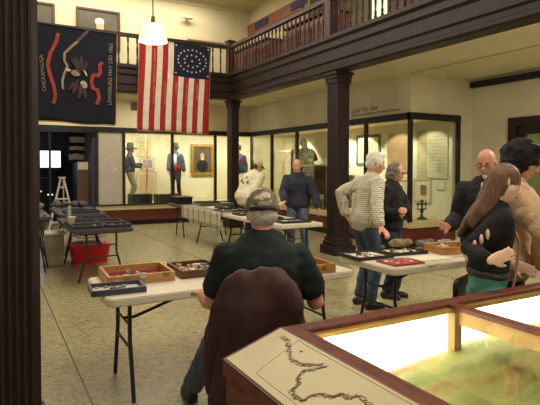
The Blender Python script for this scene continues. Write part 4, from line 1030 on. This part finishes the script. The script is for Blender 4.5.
# rim
bm = B(); box(bm, 1.06-OX, 1.14-OX, .2-OY, 1.83-OY, .905, Z0, .006); box(bm, 1.14-OX, 4.6-OX, 1.75-OY, 1.83-OY, .905, Z0, .006); box(bm, 4.5-OX, 4.6-OX, .2-OY, 1.75-OY, .905, Z0, .006); box(bm, 1.14-OX, 4.5-OX, .2-OY, .28-OY, .905, Z0, .006)
obj('rim', bm, wood_case, ex)
ex.scale = (1, 1, .98)
for x in (1.96, 3.15):
    p = obj('divider', exb(x, x+.05, .28, 1.75, .925, Z0, bev=.004), wood_case, ex)
    obj('divider_board', exb(x+.005, x+.045, .28, 1.75, .86, .925), wood_inner, ex)
    obj('corner_post', exb(x-.02, x+.03, 1.69, 1.74, .6, .92, bev=.004), M('post_tan', (150, 116, 66), .5), ex)
bm = B(); box(bm, 1.10-OX, 4.5-OX, 1.72-OY, 1.755-OY, .912, .93); box(bm, 1.11-OX, 1.15-OX, .28-OY, 1.72-OY, .885, .925)
obj('inner_lining', bm, wood_inner, ex)
obj('glowing_inner_wall', exb(1.16, 4.48, 1.735, 1.75, .58, .912), EM('inner_wall_glow', (255, 246, 224), 8), ex)  # white inner wall made to glow, standing in for light from hidden tubes
obj('glowing_inner_wall', exb(1.12, 1.13, .3, 1.7, .60, .88), MATS['inner_wall_glow'], ex)  # left inner wall glows too, in place of tube light
obj('glass_top', exb(1.13, 4.51, .27, 1.76, .932, .938), GLASS('top_glass', .04, (250, 250, 245), .35), ex)
# sloping map panel
def slope(x): return .862+(x-.80)/(1.05-.80)*.083
bm = B(); pts = [(.80-OX, .80), (.80-OX, .862), (1.06-OX, .95), (1.06-OX, .80)]
prism(bm, pts, 1.63, 'y', .2-OY); obj('panel_frame', bm, wood_case, ex)
th = math.atan2(.088, .26); cs, sn = math.cos(th), math.sin(th)
def pan(u, v, o=0.0):  # u across (0..1) up the slope, v along y from far end
    x = .80+.26*u; z = .862+.088*u; return V((x-sn*o-OX, 1.83-v-OY, z+cs*o))
def slab(u0, u1, v0, v1, o0, o1):
    bm = B(); vs = [bm.verts.new(pan(*q)) for q in ((u0, v0, o0), (u1, v0, o0), (u1, v1, o0), (u0, v1, o0), (u0, v0, o1), (u1, v0, o1), (u1, v1, o1), (u0, v1, o1))]
    for f in ((0, 1, 2, 3), (7, 6, 5, 4), (0, 4, 5, 1), (1, 5, 6, 2), (2, 6, 7, 3), (3, 7, 4, 0)): bm.faces.new([vs[i] for i in f])
    bmesh.ops.recalc_face_normals(bm, faces=bm.faces); return bm
mp = obj('map_sheet', slab(.03, .975, .02, 1.60, .0, .004), M('map_paper', (192, 178, 132), .45, var=.05, scale=5), ex)
def mline(name, pts, r, m_, par): return obj(name, tube(B(), [pan(u, v, .0045) for u, v in pts], r, 5), m_, par)
mline('map_border', [(.13, .22), (.93, .17), (.93, 1.5), (.13, 1.5), (.13, .22)], .0009, M('map_border_ink', (164, 142, 84), .7), mp)
rr = random.Random(4); mi_ = M('map_ink', (104, 70, 54), .8)
cpts = [(.85, .08), (.83, .14), (.70, .20), (.59, .27), (.62, .33), (.70, .36), (.80, .40)]
cp2_ = [(.80, .41), (.64, .39), (.55, .36), (.44, .38), (.36, .41), (.23, .42), (.19, .46), (.21, .50), (.32, .50), (.43, .52), (.47, .56), (.56, .57), (.59, .61), (.68, .62), (.66, .68), (.60, .72), (.7, .8), (.55, .9), (.6, 1.02), (.5, 1.15)]
for base in (cpts, cp2_):
    bm = B()
    for q in range(6):
        pts = []
        for a, b_ in zip(base, base[1:]):
            for k in range(5):
                f = k/5; pts.append(pan(a[0]+(b_[0]-a[0])*f+rr.uniform(-.045, .045), a[1]+(b_[1]-a[1])*f+rr.uniform(-.009, .009), .0045))
        tube(bm, pts, .0006, 4)
    obj('river_drawing', bm, mi_, mp)
obj('map_dot', ell(B(), pan(.80, .25, .005), (.006, .006, .001)), mi_, mp)
# terrain
bm = B(); nx, ny = 110, 50; g = []
def terr(x, y):
    z = .665+.085*min(1, max(0, (x-1.3)/.8))+.012*noise.noise(V((x*2.1, y*2.3, 0)))
    z += .07*math.exp(-((x-2.45)/.35)**2-((y-1.25)/.35)**2)+.03*math.exp(-((x-1.9)/.2)**2-((y-1.5)/.10)**2)+.05*math.exp(-((x-3.2)/.5)**2-((y-.9)/.4)**2)
    z += .012*noise.noise(V((x*7, y*7, 3)))+.006*abs(noise.noise(V((x*17, y*17, 5))))
    return min(z, .85)
for i in range(nx+1):
    g.append([bm.verts.new((1.14+3.35*i/nx-OX, .29+1.44*j/ny-OY, terr(1.14+3.35*i/nx, .29+1.44*j/ny))) for j in range(ny+1)])
for i in range(nx):
    for j in range(ny): bm.faces.new((g[i][j], g[i+1][j], g[i+1][j+1], g[i][j+1])).smooth = True
ed = [v for r in g for v in (r[0], r[-1])]
ret = bmesh.ops.extrude_face_region(bm, geom=bm.faces[:]); 
for v in [q for q in ret['geom'] if isinstance(q, bmesh.types.BMVert)]: v.co.z = .55
bmesh.ops.recalc_face_normals(bm, faces=bm.faces)
tm = bpy.data.materials.new('relief_map_green'); tm.use_nodes = True; n = tm.node_tree.nodes; l = tm.node_tree.links; b = n['Principled BSDF']; b.inputs['Roughness'].default_value = .7
tc = n.new('ShaderNodeTexCoord'); t0 = n.new('ShaderNodeTexNoise'); t0.inputs['Scale'].default_value = 3.4; t0.inputs['Detail'].default_value = 7; tmp_ = n.new('ShaderNodeMapping'); tmp_.inputs['Scale'].default_value = (.6, 1.7, 1); l.new(tc.outputs['Object'], tmp_.inputs[0]); l.new(tmp_.outputs[0], t0.inputs['Vector'])
r = n.new('ShaderNodeValToRGB'); e = r.color_ramp.elements; e[0].position = .34; e[0].color = lin((96, 128, 72)); e[1].position = .66; e[1].color = lin((176, 138, 74))
x = e.new(.44); x.color = lin((156, 174, 92)); x = e.new(.55); x.color = lin((190, 194, 112)); l.new(t0.outputs[0], r.inputs[0])
t1_ = n.new('ShaderNodeTexNoise'); t1_.inputs['Scale'].default_value = 60; l.new(tc.outputs['Object'], t1_.inputs['Vector'])
mx = n.new('ShaderNodeMix'); mx.data_type = 'RGBA'; mx.blend_type = 'OVERLAY'; mx.inputs[0].default_value = .45; l.new(r.outputs[0], mx.inputs[6]); l.new(t1_.outputs['Color'], mx.inputs[7])
hs_ = n.new('ShaderNodeHueSaturation'); hs_.inputs['Saturation'].default_value = 1.05; hs_.inputs['Value'].default_value = .58; l.new(mx.outputs[2], hs_.inputs['Color']); l.new(hs_.outputs[0], b.inputs['Base Color'])
obj('relief_map', bm, tm, ex)

# ------------------------------------------------------------------ the people
camo = bpy.data.materials.new('camouflage'); camo.use_nodes = True; n = camo.node_tree.nodes; l = camo.node_tree.links; b = n['Principled BSDF']; b.inputs['Roughness'].default_value = .9
tc = n.new('ShaderNodeTexCoord'); t0 = n.new('ShaderNodeTexNoise'); t0.inputs['Scale'].default_value = 22; t0.inputs['Detail'].default_value = 3; l.new(tc.outputs['Object'], t0.inputs['Vector'])
r = n.new('ShaderNodeValToRGB'); r.color_ramp.interpolation = 'CONSTANT'; e = r.color_ramp.elements; e[0].position = 0; e[0].color = lin((86, 82, 54)); e[1].position = .58; e[1].color = lin((200, 194, 172))
for p, c in ((.42, (128, 118, 84)), (.5, (104, 88, 62)), (.54, (158, 152, 128))):
    x = e.new(p); x.color = lin(c)
l.new(t0.outputs[0], r.inputs[0]); l.new(r.outputs[0], b.inputs['Base Color'])
grey_hair = M('grey_hair', (196, 190, 180), .8, var=.2, scale=40); white_hair = M('white_hair', (226, 222, 208), .8, var=.12, scale=30)
polo = M('dark_green_polo', (14, 28, 30), .85, var=.25, scale=5, bump=.2, bscale=60)
jk = M('brown_leather_jacket', (60, 33, 28), .7, var=.3, scale=5, bump=.2, bscale=30)
def ex_seated(c):
    cap(c, camo, z0=.012, r=(.094, .116, .132))
    h = c['h']
    bm = B(); pts = []
    # strap and opening at the rear of the cap
    for i in range(11):
        a = PI*(1.25+.5*i/10); pts.append(h((.094*math.cos(a), -.005+.117*math.sin(a), .026)))
    st_ = [p for p in pts]; tube(bm, st_, .0125, 8); obj('cap_strap', bm, black, c['root'])
    obj('cap_opening', ell(B(), h((0, -.108, .045)), (.034, .012, .02), c['HM']), M('hair_in_opening', (150, 142, 132), .8), c['root'], smooth=True)
    hair(c, [((0, -.03, -.005), (.083, .083, .07))], grey_hair, wr=.003)
human('person', 'seated man in camouflage cap, dark green polo shirt and jeans, seen from behind', 'person', (1.345, 2.52), 27, 1.92, 1.14, lean=4, pz=.635, sh_w=1.0, knee_out=.45, neck=-.028, head_yaw=24, head_pitch=8, belly=.05,
      Lh=(1.16, 2.98, .80), Rh=(1.76, 2.66, .80), Lhint=(-.3, -.2, -1), Rhint=(.2, -.4, -1), Lf=(1.20, 3.28, 0), Rf=(1.75, 3.05, 0), Lfd=(.1, 1, 0), Rfd=(.4, 1, 0), Lpalm=(0, 0, -1), Rpalm=(0, 0, -1), Lthumb=-1, Rthumb=1,
      top=('polo_shirt', polo, -.04, .022, 'short', .1), pants=denim_g, skinm=skin_red, voxel=.011, extra=ex_seated)
# chair with jacket
ch = thing('wooden_chair', 'brown wooden chair of the seated man, a jacket hung over its back', 'chair', (1.22, 2.36, 0), -math.radians(27))
obj('seat', prism(B(), rrect(-.22, .22, -.16, .28, .07), .03, 'z', .42), wood_chair, ch)
for s in (-1, 1):
    obj('leg', tube(B(), [(s*.24, .28, 0), (s*.2, .23, .43)], [.016, .02]), wood_chair, ch); obj('leg', tube(B(), [(s*.27, -.28, 0), (s*.21, -.18, .43), (s*.2, -.20, .7), (s*.15, -.23, .95)], [.016, .02, .018, .016]), wood_chair, ch)
    obj('stretcher', tube(B(), [(s*.235, .26, .2), (s*.25, -.24, .16)], .011), wood_chair, ch)
obj('top_rail', tube(B(), [(-.18, -.225, .9), (-.1, -.25, .975), (0, -.258, 1.0), (.1, -.25, .975), (.18, -.225, .9)], .018), wood_chair, ch)
for k in range(3): obj('spindle', tube(B(), [(-.08+.08*k, -.15, .44), (-.08+.08*k, -.245, .97)], .009), wood_chair, ch)
bm = B()
loft(bm, [(0, -.25, .36), (0, -.29, .5), (.0, -.29, .7), (.0, -.27, .9), (0, -.24, 1.0), (0, -.235, 1.035)], [.22, .225, .225, .215, .18, .12], [.045, .045, .05, .06, .065, .05], (1, 0, 0), n=30)
loft(bm, [(-.13, -.22, .95), (-.19, -.22, .78), (-.20, -.2, .6), (-.20, -.2, .5)], [.05, .05, .045, .04], None, (1, 0, 0)); loft(bm, [(.13, -.22, .95), (.20, -.22, .78), (.23, -.2, .55), (.22, -.2, .42)], [.05, .055, .05, .04], None, (1, 0, 0))
loft(bm, [(0, -.17, .62), (0, -.19, .85), (0, -.2, 1.0)], [.22, .2, .14], [.03, .03, .04], (1, 0, 0), n=24)
jo = obj('brown_jacket', fuse(bm, .012, 3, .035, 8, 2, wz=.3), jk, loc=(1.22, 2.36, 0)); jo.rotation_euler = (0, 0, -math.radians(27)); jo.scale = (1, 1, 1.04); tag(jo, 'dark brown leather jacket draped over the back of the seated man\'s chair', 'jacket')

# checked shirt man
chk = bpy.data.materials.new('checked_cotton'); chk.use_nodes = True; chk.node_tree.nodes['Principled BSDF'].inputs['Roughness'].default_value = .85
plaid(chk, (216, 210, 184), (116, 118, 98), 46, .3, 'XZ', 92)
def ex_check(c):
    hair(c, [((0, -.014, .03), (.086, .104, .108)), ((0, -.04, -.02), (.084, .075, .07)), ((0, .055, .098), (.05, .045, .035))], white_hair, wr=.008, wf=22)
    bm = B(); c['torso'](bm, -.0, .05, .026); obj('belt', fuse(bm, .012, 1), black, c['root'])
human('person', 'white-haired man in a checked shirt and jeans with his hand on his hip', 'person', (3.74, 4.56), 96, 1.80, .92, lean=11, twist=0, pz=.97, sh_w=.92, head_yaw=124, head_pitch=12, belly=.05,
      Rh=(3.52, 4.03, .80), Rhint=(-.6, .0, -.2), Lh=(3.60, 4.72, 1.04), Lhint=(-1, .45, .1), Rpalm=(0, 0, -1), Rdir=(.1, -.8, -.5), Ldir=(.7, -.3, -.4), Lpalm=(.3, -.9, 0), Lf=(3.76, 4.68, 0), Rf=(3.74, 4.44, 0),
      top=('checked_shirt', chk, -.02, .024, 'long', .1), pants=denim, skinm=skin_red, extra=ex_check)
wool_b = M('black_wool', (24, 22, 28), .95, var=.3, scale=10, bump=.3, bscale=80)
def ex_wom(c):
    hair(c, [((0, -.022, .02), (.092, .105, .115)), ((0, -.05, -.05), (.09, .07, .09)), ((.075, -.01, -.04), (.025, .045, .07)), ((-.075, -.01, -.04), (.025, .045, .07))], M('grey_brown_hair', (120, 108, 98), .8, var=.4, scale=30), wr=.006)
    glasses(c)
    s, e, w = c['arms']['R']; bm = B(); d = (w-e).normalized(); cyl(bm, w-d*.02, w+d*.0, .033, n=14); obj('watch', bm, M('watch_silver', (190, 190, 190), .3, metal=.8), c['root'])
human('person', 'grey-haired woman in glasses and black sweater with folded arms', 'person', (4.27, 4.74), 150, 1.68, 1.02, lean=4, pz=.90, head_yaw=145, head_pitch=14,
      Rh=(4.20, 4.50, 1.04), Rhint=(-.6, .1, -.8), Lh=(4.30, 4.48, 1.08), Lhint=(.8, .3, -.6), Rdir=(.9, .0, .1), Ldir=(-.8, -.4, .1), Rpalm=(.0, .8, .1), Lpalm=(0, .8, 0), Lf=(4.38, 4.76, 0), Rf=(4.22, 4.72, 0),
      top=('black_sweater', wool_b, -.06, .028, 'long', .1), pants=denim_d, skinm=skin, extra=ex_wom)
# navy sweatshirt man
navy_s = M('navy_sweatshirt', (46, 48, 64), .9, var=.2, scale=6)
def ex_navy(c):
    hair(c, [((0, -.03, .012), (.083, .084, .085))], M('cropped_hair', (122, 96, 76), .8), wr=.002)
human('person', 'bald-headed man in a navy sweatshirt and jeans standing by the middle table', 'person', (4.80, 7.68), 218, 1.76, 1.08, lean=10, twist=6, pz=.95, head_yaw=222, head_pitch=10,
      Rh=(4.42, 7.48, 1.0), Rhint=(-.3, .9, -.5), Lh=(5.0, 7.3, .86), Lhint=(.9, -.2, .0), Ldir=(-.1, -.4, -.8), Lpalm=(-.7, 0, -.3), Rdir=(-.8, -.3, -.2), Rpalm=(0, 0, -1), Lf=(4.86, 7.5, 0), Rf=(4.72, 7.78, 0),
      top=('sweatshirt', navy_s, -.05, .026, 'long', .08), pants=denim_g, skinm=skin, extra=ex_navy)
# white jacket man
wj = M('cream_jacket_cloth', (226, 216, 184), .85, var=.06, scale=6)
def ex_white(c):
    cap(c, M('cap_cream', (186, 176, 150), .85), M('cap_dark', (44, 38, 34), .8), z0=.02)
    hair(c, [((0, -.035, -.01), (.083, .08, .07))], M('brown_hair2', (78, 58, 44), .8), wr=.003)
    sp_, rT, fT = c['sp'], c['rT'], c['fT']
    for (u, v, a) in ((-.09, .27, .4), (.03, .33, -.4), (.10, .24, .5), (-.02, .22, -.1)):
        o = sp_(v)-fT*(.185)+rT*u; Rm = Matrix((rT, -fT, (rT.cross(-fT)))).transposed()
        bm = B(); ell(bm, o, (.034, .02, .010), Rm @ Matrix.Rotation(a, 3, 'Y'), 10, 6); ell(bm, o+rT*.015+c['up']*.015, (.012, .018, .028), Rm @ Matrix.Rotation(a, 3, 'Y'), 10, 6)
        obj('bird_print', bm, M('bird_grey', (70, 66, 68), .85), c['root'], smooth=True)
human('person', 'man in a cream jacket with dark bird prints and cap bending by the middle table', 'person', (4.70, 9.5), 74, 1.88, 1.3, lean=26, twist=0, pz=.95, head_yaw=112, head_pitch=20,
      Rh=(4.60, 9.2, .84), Rhint=(-.8, -.4, .2), Lh=(5.1, 9.5, .95), Lhint=(0, .4, -.6), Rdir=(-.5, -.5, -.4), Rpalm=(0, 0, -1), Lf=(4.82, 9.76, 0), Rf=(4.76, 9.45, 0),
      top=('cream_jacket', wj, -.05, .035, 'long', .12), pants=denim, skinm=skin_red, extra=ex_white)
# bald man with goatee
def ex_bald(c):
    glasses(c)
    hair(c, [((0, -.04, -.012), (.083, .07, .055))], M('grey_fringe', (150, 140, 130), .8), wr=.003)
    obj('goatee', fuse(ell(ell(B(), c['h']((0, .078, -.10)), (.018, .018, .024), c['HM']), c['h']((0, .094, -.056)), (.022, .009, .006), c['HM']), .005, 1, .003, 60), white_hair, c['root'])
    sp_, rT, fT = c['sp'], c['rT'], c['fT']; bm = B(); loft(bm, [sp_(.2)+fT*.145, sp_(.4)+fT*.15, sp_(.5)+fT*.105], [.03, .05, .05], [.02, .012, .02], rT, n=10)
    obj('striped_shirt_front', bm, M('pink_shirt', (206, 170, 150), .8), c['root'], smooth=True)
human('person', 'balding man with glasses and white goatee in a black jacket reaching out a hand', 'person', (3.84, 3.01), 232, 1.78, 1.0, lean=2, pz=.96, head_yaw=245, head_pitch=12,
      Rh=(3.50, 3.12, 1.08), Rhint=(.2, .4, -.8), Lh=(4.2, 2.85, .9), Rdir=(-.9, .0, .1), Rpalm=(.1, -.8, .2), Lf=(4.04, 2.9, 0), Rf=(3.94, 3.1, 0),
      top=('black_jacket', M('black_jacket_cloth', (34, 32, 34), .9, var=.2, scale=6), -.08, .03, 'long', .1), pants=denim_d, skinm=skin_red, extra=ex_bald)
# long haired girl
brown_hair = M('long_brown_hair', (104, 72, 50), .45, var=.45, scale=10, stretch=(14, 14, 1.2), bump=.3, bscale=30)
def ex_girl(c):
    L = [([(.0, -.02, .06), (.0, -.06, -.05), (-.01, -.10, -.17), (-.02, -.15, -.30), (-.03, -.18, -.42)], [.08, .095, .10, .085, .05], [.08, .06, .045, .035, .025], (1, 0, 0)),
         ([(.075, -.035, .02), (.082, -.05, -.08), (.09, -.07, -.2), (.08, -.11, -.32)], [.02, .03, .035, .025], [.035, .05, .05, .03], (1, 0, 0)),
         ([(-.075, -.035, .02), (-.082, -.05, -.08), (-.09, -.06, -.2), (-.07, -.10, -.34)], [.02, .03, .035, .025], [.035, .05, .05, .03], (1, 0, 0))]
    hair(c, [((0, -.012, .036), (.088, .106, .104)), ((0, -.014, .0), (.094, .085, .1))], brown_hair, lofts=L, wr=.008, wf=22, wz=.15, name='long_hair')
    bm = B(); c['torso'](bm, .075, .10, .024); obj('studded_belt', fuse(bm, .01, 1), M('belt_studs', (70, 66, 60), .5, var=.6, scale=60), c['root'])
    s, e, w = c['arms']['R']
    for f in (.45, .62, .8):
        p = s.lerp(e, f); q = V((-.053, -.035, 0)); obj('sleeve_cutout', ell(B(), p+q, (.010, .012, .03)), skin_pale, c['root'], smooth=True)
    sp_, rT, fT = c['sp'], c['rT'], c['fT']
    obj('bag_strap', tube(B(), [sp_(.44)-rT*.04+fT*.12, sp_(.3)+rT*.06+fT*.14, sp_(.1)+rT*.13+fT*.10, sp_(-.04)+rT*.17+fT*.06], .008), M('strap_chain', (150, 110, 96), .4, metal=.5), c['root'])
human('person', 'girl with long brown hair, black sweater and teal shorts behind the lit exhibit case', 'person', (2.60, 2.03), 118, 1.60, .88, lean=6, pz=.90, ptop=.14, head_yaw=150, head_pitch=14, sh_w=.95, twist=0,
      Rh=(2.33, 1.81, 1.10), Rhint=(-.3, .45, -.45), Lh=(2.86, 2.06, 1.0), Lhint=(.2, .5, -.8), Rdir=(.875, -.43, .3), Rpalm=(.4, .85, 0), curl=14, Rthumb=-1, Lf=(2.68, 2.12, 0), Rf=(2.58, 1.98, 0),
      top=('black_sweater', M('black_knit', (20, 18, 20), .95, bump=.3, bscale=60), .10, .018, 'long', .04), pants=M('teal_cloth', (96, 168, 150), .8), skinm=skin_pale, extra=ex_girl)
# woman in tan coat
blk_hair = M('black_curly_hair', (12, 10, 11), .9, var=.4, scale=20)
def ex_tan(c):
    hair(c, [((0, -.02, .03), (.115, .125, .12)), ((.05, -.05, -.05), (.07, .08, .09)), ((-.05, -.05, -.05), (.07, .08, .09)), ((0, .05, .10), (.08, .05, .04))], blk_hair, wr=.014, wf=20)
    bm = B(); h = c['h']
    for s in (-1, 1): ell(bm, h((s*.036, .11, .145)), (.03, .02, .02), c['HM'], 12, 8)
    tube(bm, [h((-.085, .02, .13)), h((-.06, .09, .135)), h((0, .115, .14)), h((.06, .09, .135)), h((.085, .02, .13))], .004)
    obj('sunglasses', bm, M('sunglass_reflection_grey', (120, 116, 124), .08), c['root'], smooth=True)  # pale grey colour paints a reflection onto the dark lenses
human('person', 'black-haired woman in a tan fleece coat, sunglasses pushed up on her head', 'person', (3.01, 2.26), 128, 1.78, 1.05, lean=9, pz=.98, head_yaw=150, head_pitch=20, twist=0,
      Rh=(3.04, 1.96, .98), Rhint=(-.3, -.8, -.2), Lh=(3.4, 2.2, 1.0), Rdir=(.3, -.2, -.3), Rpalm=(0, 0, -1), Lf=(3.12, 2.26, 0), Rf=(3.1, 2.08, 0),
      top=('tan_coat', M('tan_fleece', (196, 164, 128), .95, var=.12, scale=20, bump=.5, bscale=60), -.09, .035, 'long', .2), pants=denim_d, skinm=skin, extra=ex_tan)

# ------------------------------------------------------------------ lights
def area(name, loc, rot, sx, sy, power, col=(1, .86, .66)):
    d_ = bpy.data.lights.new(name, 'AREA'); d_.shape = 'RECTANGLE'; d_.size = sx; d_.size_y = sy; d_.energy = power; d_.color = col
    o = bpy.data.objects.new(name, d_); C.objects.link(o); o.location = loc; o.rotation_euler = rot; return o
def point(name, loc, power, r=.08, col=(1, .84, .62)):
    d_ = bpy.data.lights.new(name, 'POINT'); d_.energy = power; d_.shadow_soft_size = r; d_.color = col
    o = bpy.data.objects.new(name, d_); C.objects.link(o); o.location = loc; return o
def spot(name, loc, tgt, power, ang=70, blend=.5, col=(1, .85, .62), r=.03):
    d_ = bpy.data.lights.new(name, 'SPOT'); d_.energy = power; d_.spot_size = math.radians(ang); d_.spot_blend = blend; d_.color = col; d_.shadow_soft_size = r
    o = bpy.data.objects.new(name, d_); C.objects.link(o); o.location = loc; o.rotation_euler = (V(tgt)-V(loc)).to_track_quat('-Z', 'Y').to_euler(); return o
W_ = (1, .92, .79)
area('hall_ceiling_light', (2.6, 8.0, 6.2), (0, 0, 0), 3, 6, 260, W_)
area('hall_ceiling_light', (2.6, 1.0, 6.2), (0, 0, 0), 3, 4, 150, W_)
area('gallery_light', (3.0, 13.0, 6.25), (0, 0, 0), 5, .6, 150, W_)
area('gallery_light', (7.9, 6, 6.2), (0, 0, 0), .8, 6, 50, W_)
area('unseen_under_gallery_light', (1.6, 12.9, 3.34), (0, 0, 0), .8, .3, 30, W_)  # added fill hidden behind the regimental flag, brightens under the back gallery
area('unseen_under_gallery_light', (3.95, 12.9, 3.34), (0, 0, 0), .8, .3, 30, W_)  # second added fill, hidden behind the striped flag
point('pendant_light', (2.09, 7.24, 3.15), 25, .1)
point('pendant_light', (2.09, 1.2, 3.3), 45, .15)
area('unseen_under_gallery_light', (6.4, 2.4, 3.33), (0, 0, 0), .6, 1.2, 150, W_)
for i, x in enumerate((3.7, 4.9, 6.2, 7.4)): area('case_lamp', (x, 14.35, 2.53), (math.radians(18), 0, 0), .9, .12, 30, (1, .9, .74))
for y, pw in ((7.75, 45), (8.7, 60), (10.0, 150), (10.75, 110), (12.75, 170)): spot('case_spot', (7.35, y, 2.53), (8.25, y, 1.3), pw, 85, .3, (1, .9, .72))
area('hallway_light', (9.5, 5.5, 2.85), (0, 0, 0), .5, .5, 40, (.9, 1, .8))
area('side_room_fill', (.5, 16, 2.9), (0, 0, 0), .6, .6, 14, (.75, .82, 1))  # added bluish fill to bring out the side room, no fitting there
w = bpy.data.worlds.new('w'); sc.world = w; w.use_nodes = True
w.node_tree.nodes['Background'].inputs[0].default_value = (1, .86, .66, 1); w.node_tree.nodes['Background'].inputs[1].default_value = .45

# ------------------------------------------------------------------ camera
pi_, ya_, ro_, H_ = math.radians(1.6), math.radians(28.9), math.radians(.1), 1.6
F = V((math.sin(ya_)*math.cos(pi_), math.cos(ya_)*math.cos(pi_), -math.sin(pi_))); R_ = V((math.cos(ya_), -math.sin(ya_), 0)); U_ = R_.cross(F)
R2 = R_*math.cos(ro_)+U_*math.sin(ro_); U2 = U_*math.cos(ro_)-R_*math.sin(ro_)
cd = bpy.data.cameras.new('camera'); cam = bpy.data.objects.new('camera', cd); C.objects.link(cam)
m = Matrix((R2, U2, -F)).transposed().to_4x4(); m.translation = V((0, 0, H_)); cam.matrix_world = m
cd.sensor_width = 36; cd.lens = 512/540*36; cd.shift_y = -22/540; cd.clip_start = .05
sc.camera = cam
sc.view_settings.view_transform = 'Standard'; sc.view_settings.look = 'None'; sc.view_settings.gamma = 1; sc.view_settings.exposure = 0
sc.cycles.use_denoising = True
sc.cycles.max_bounces = 8
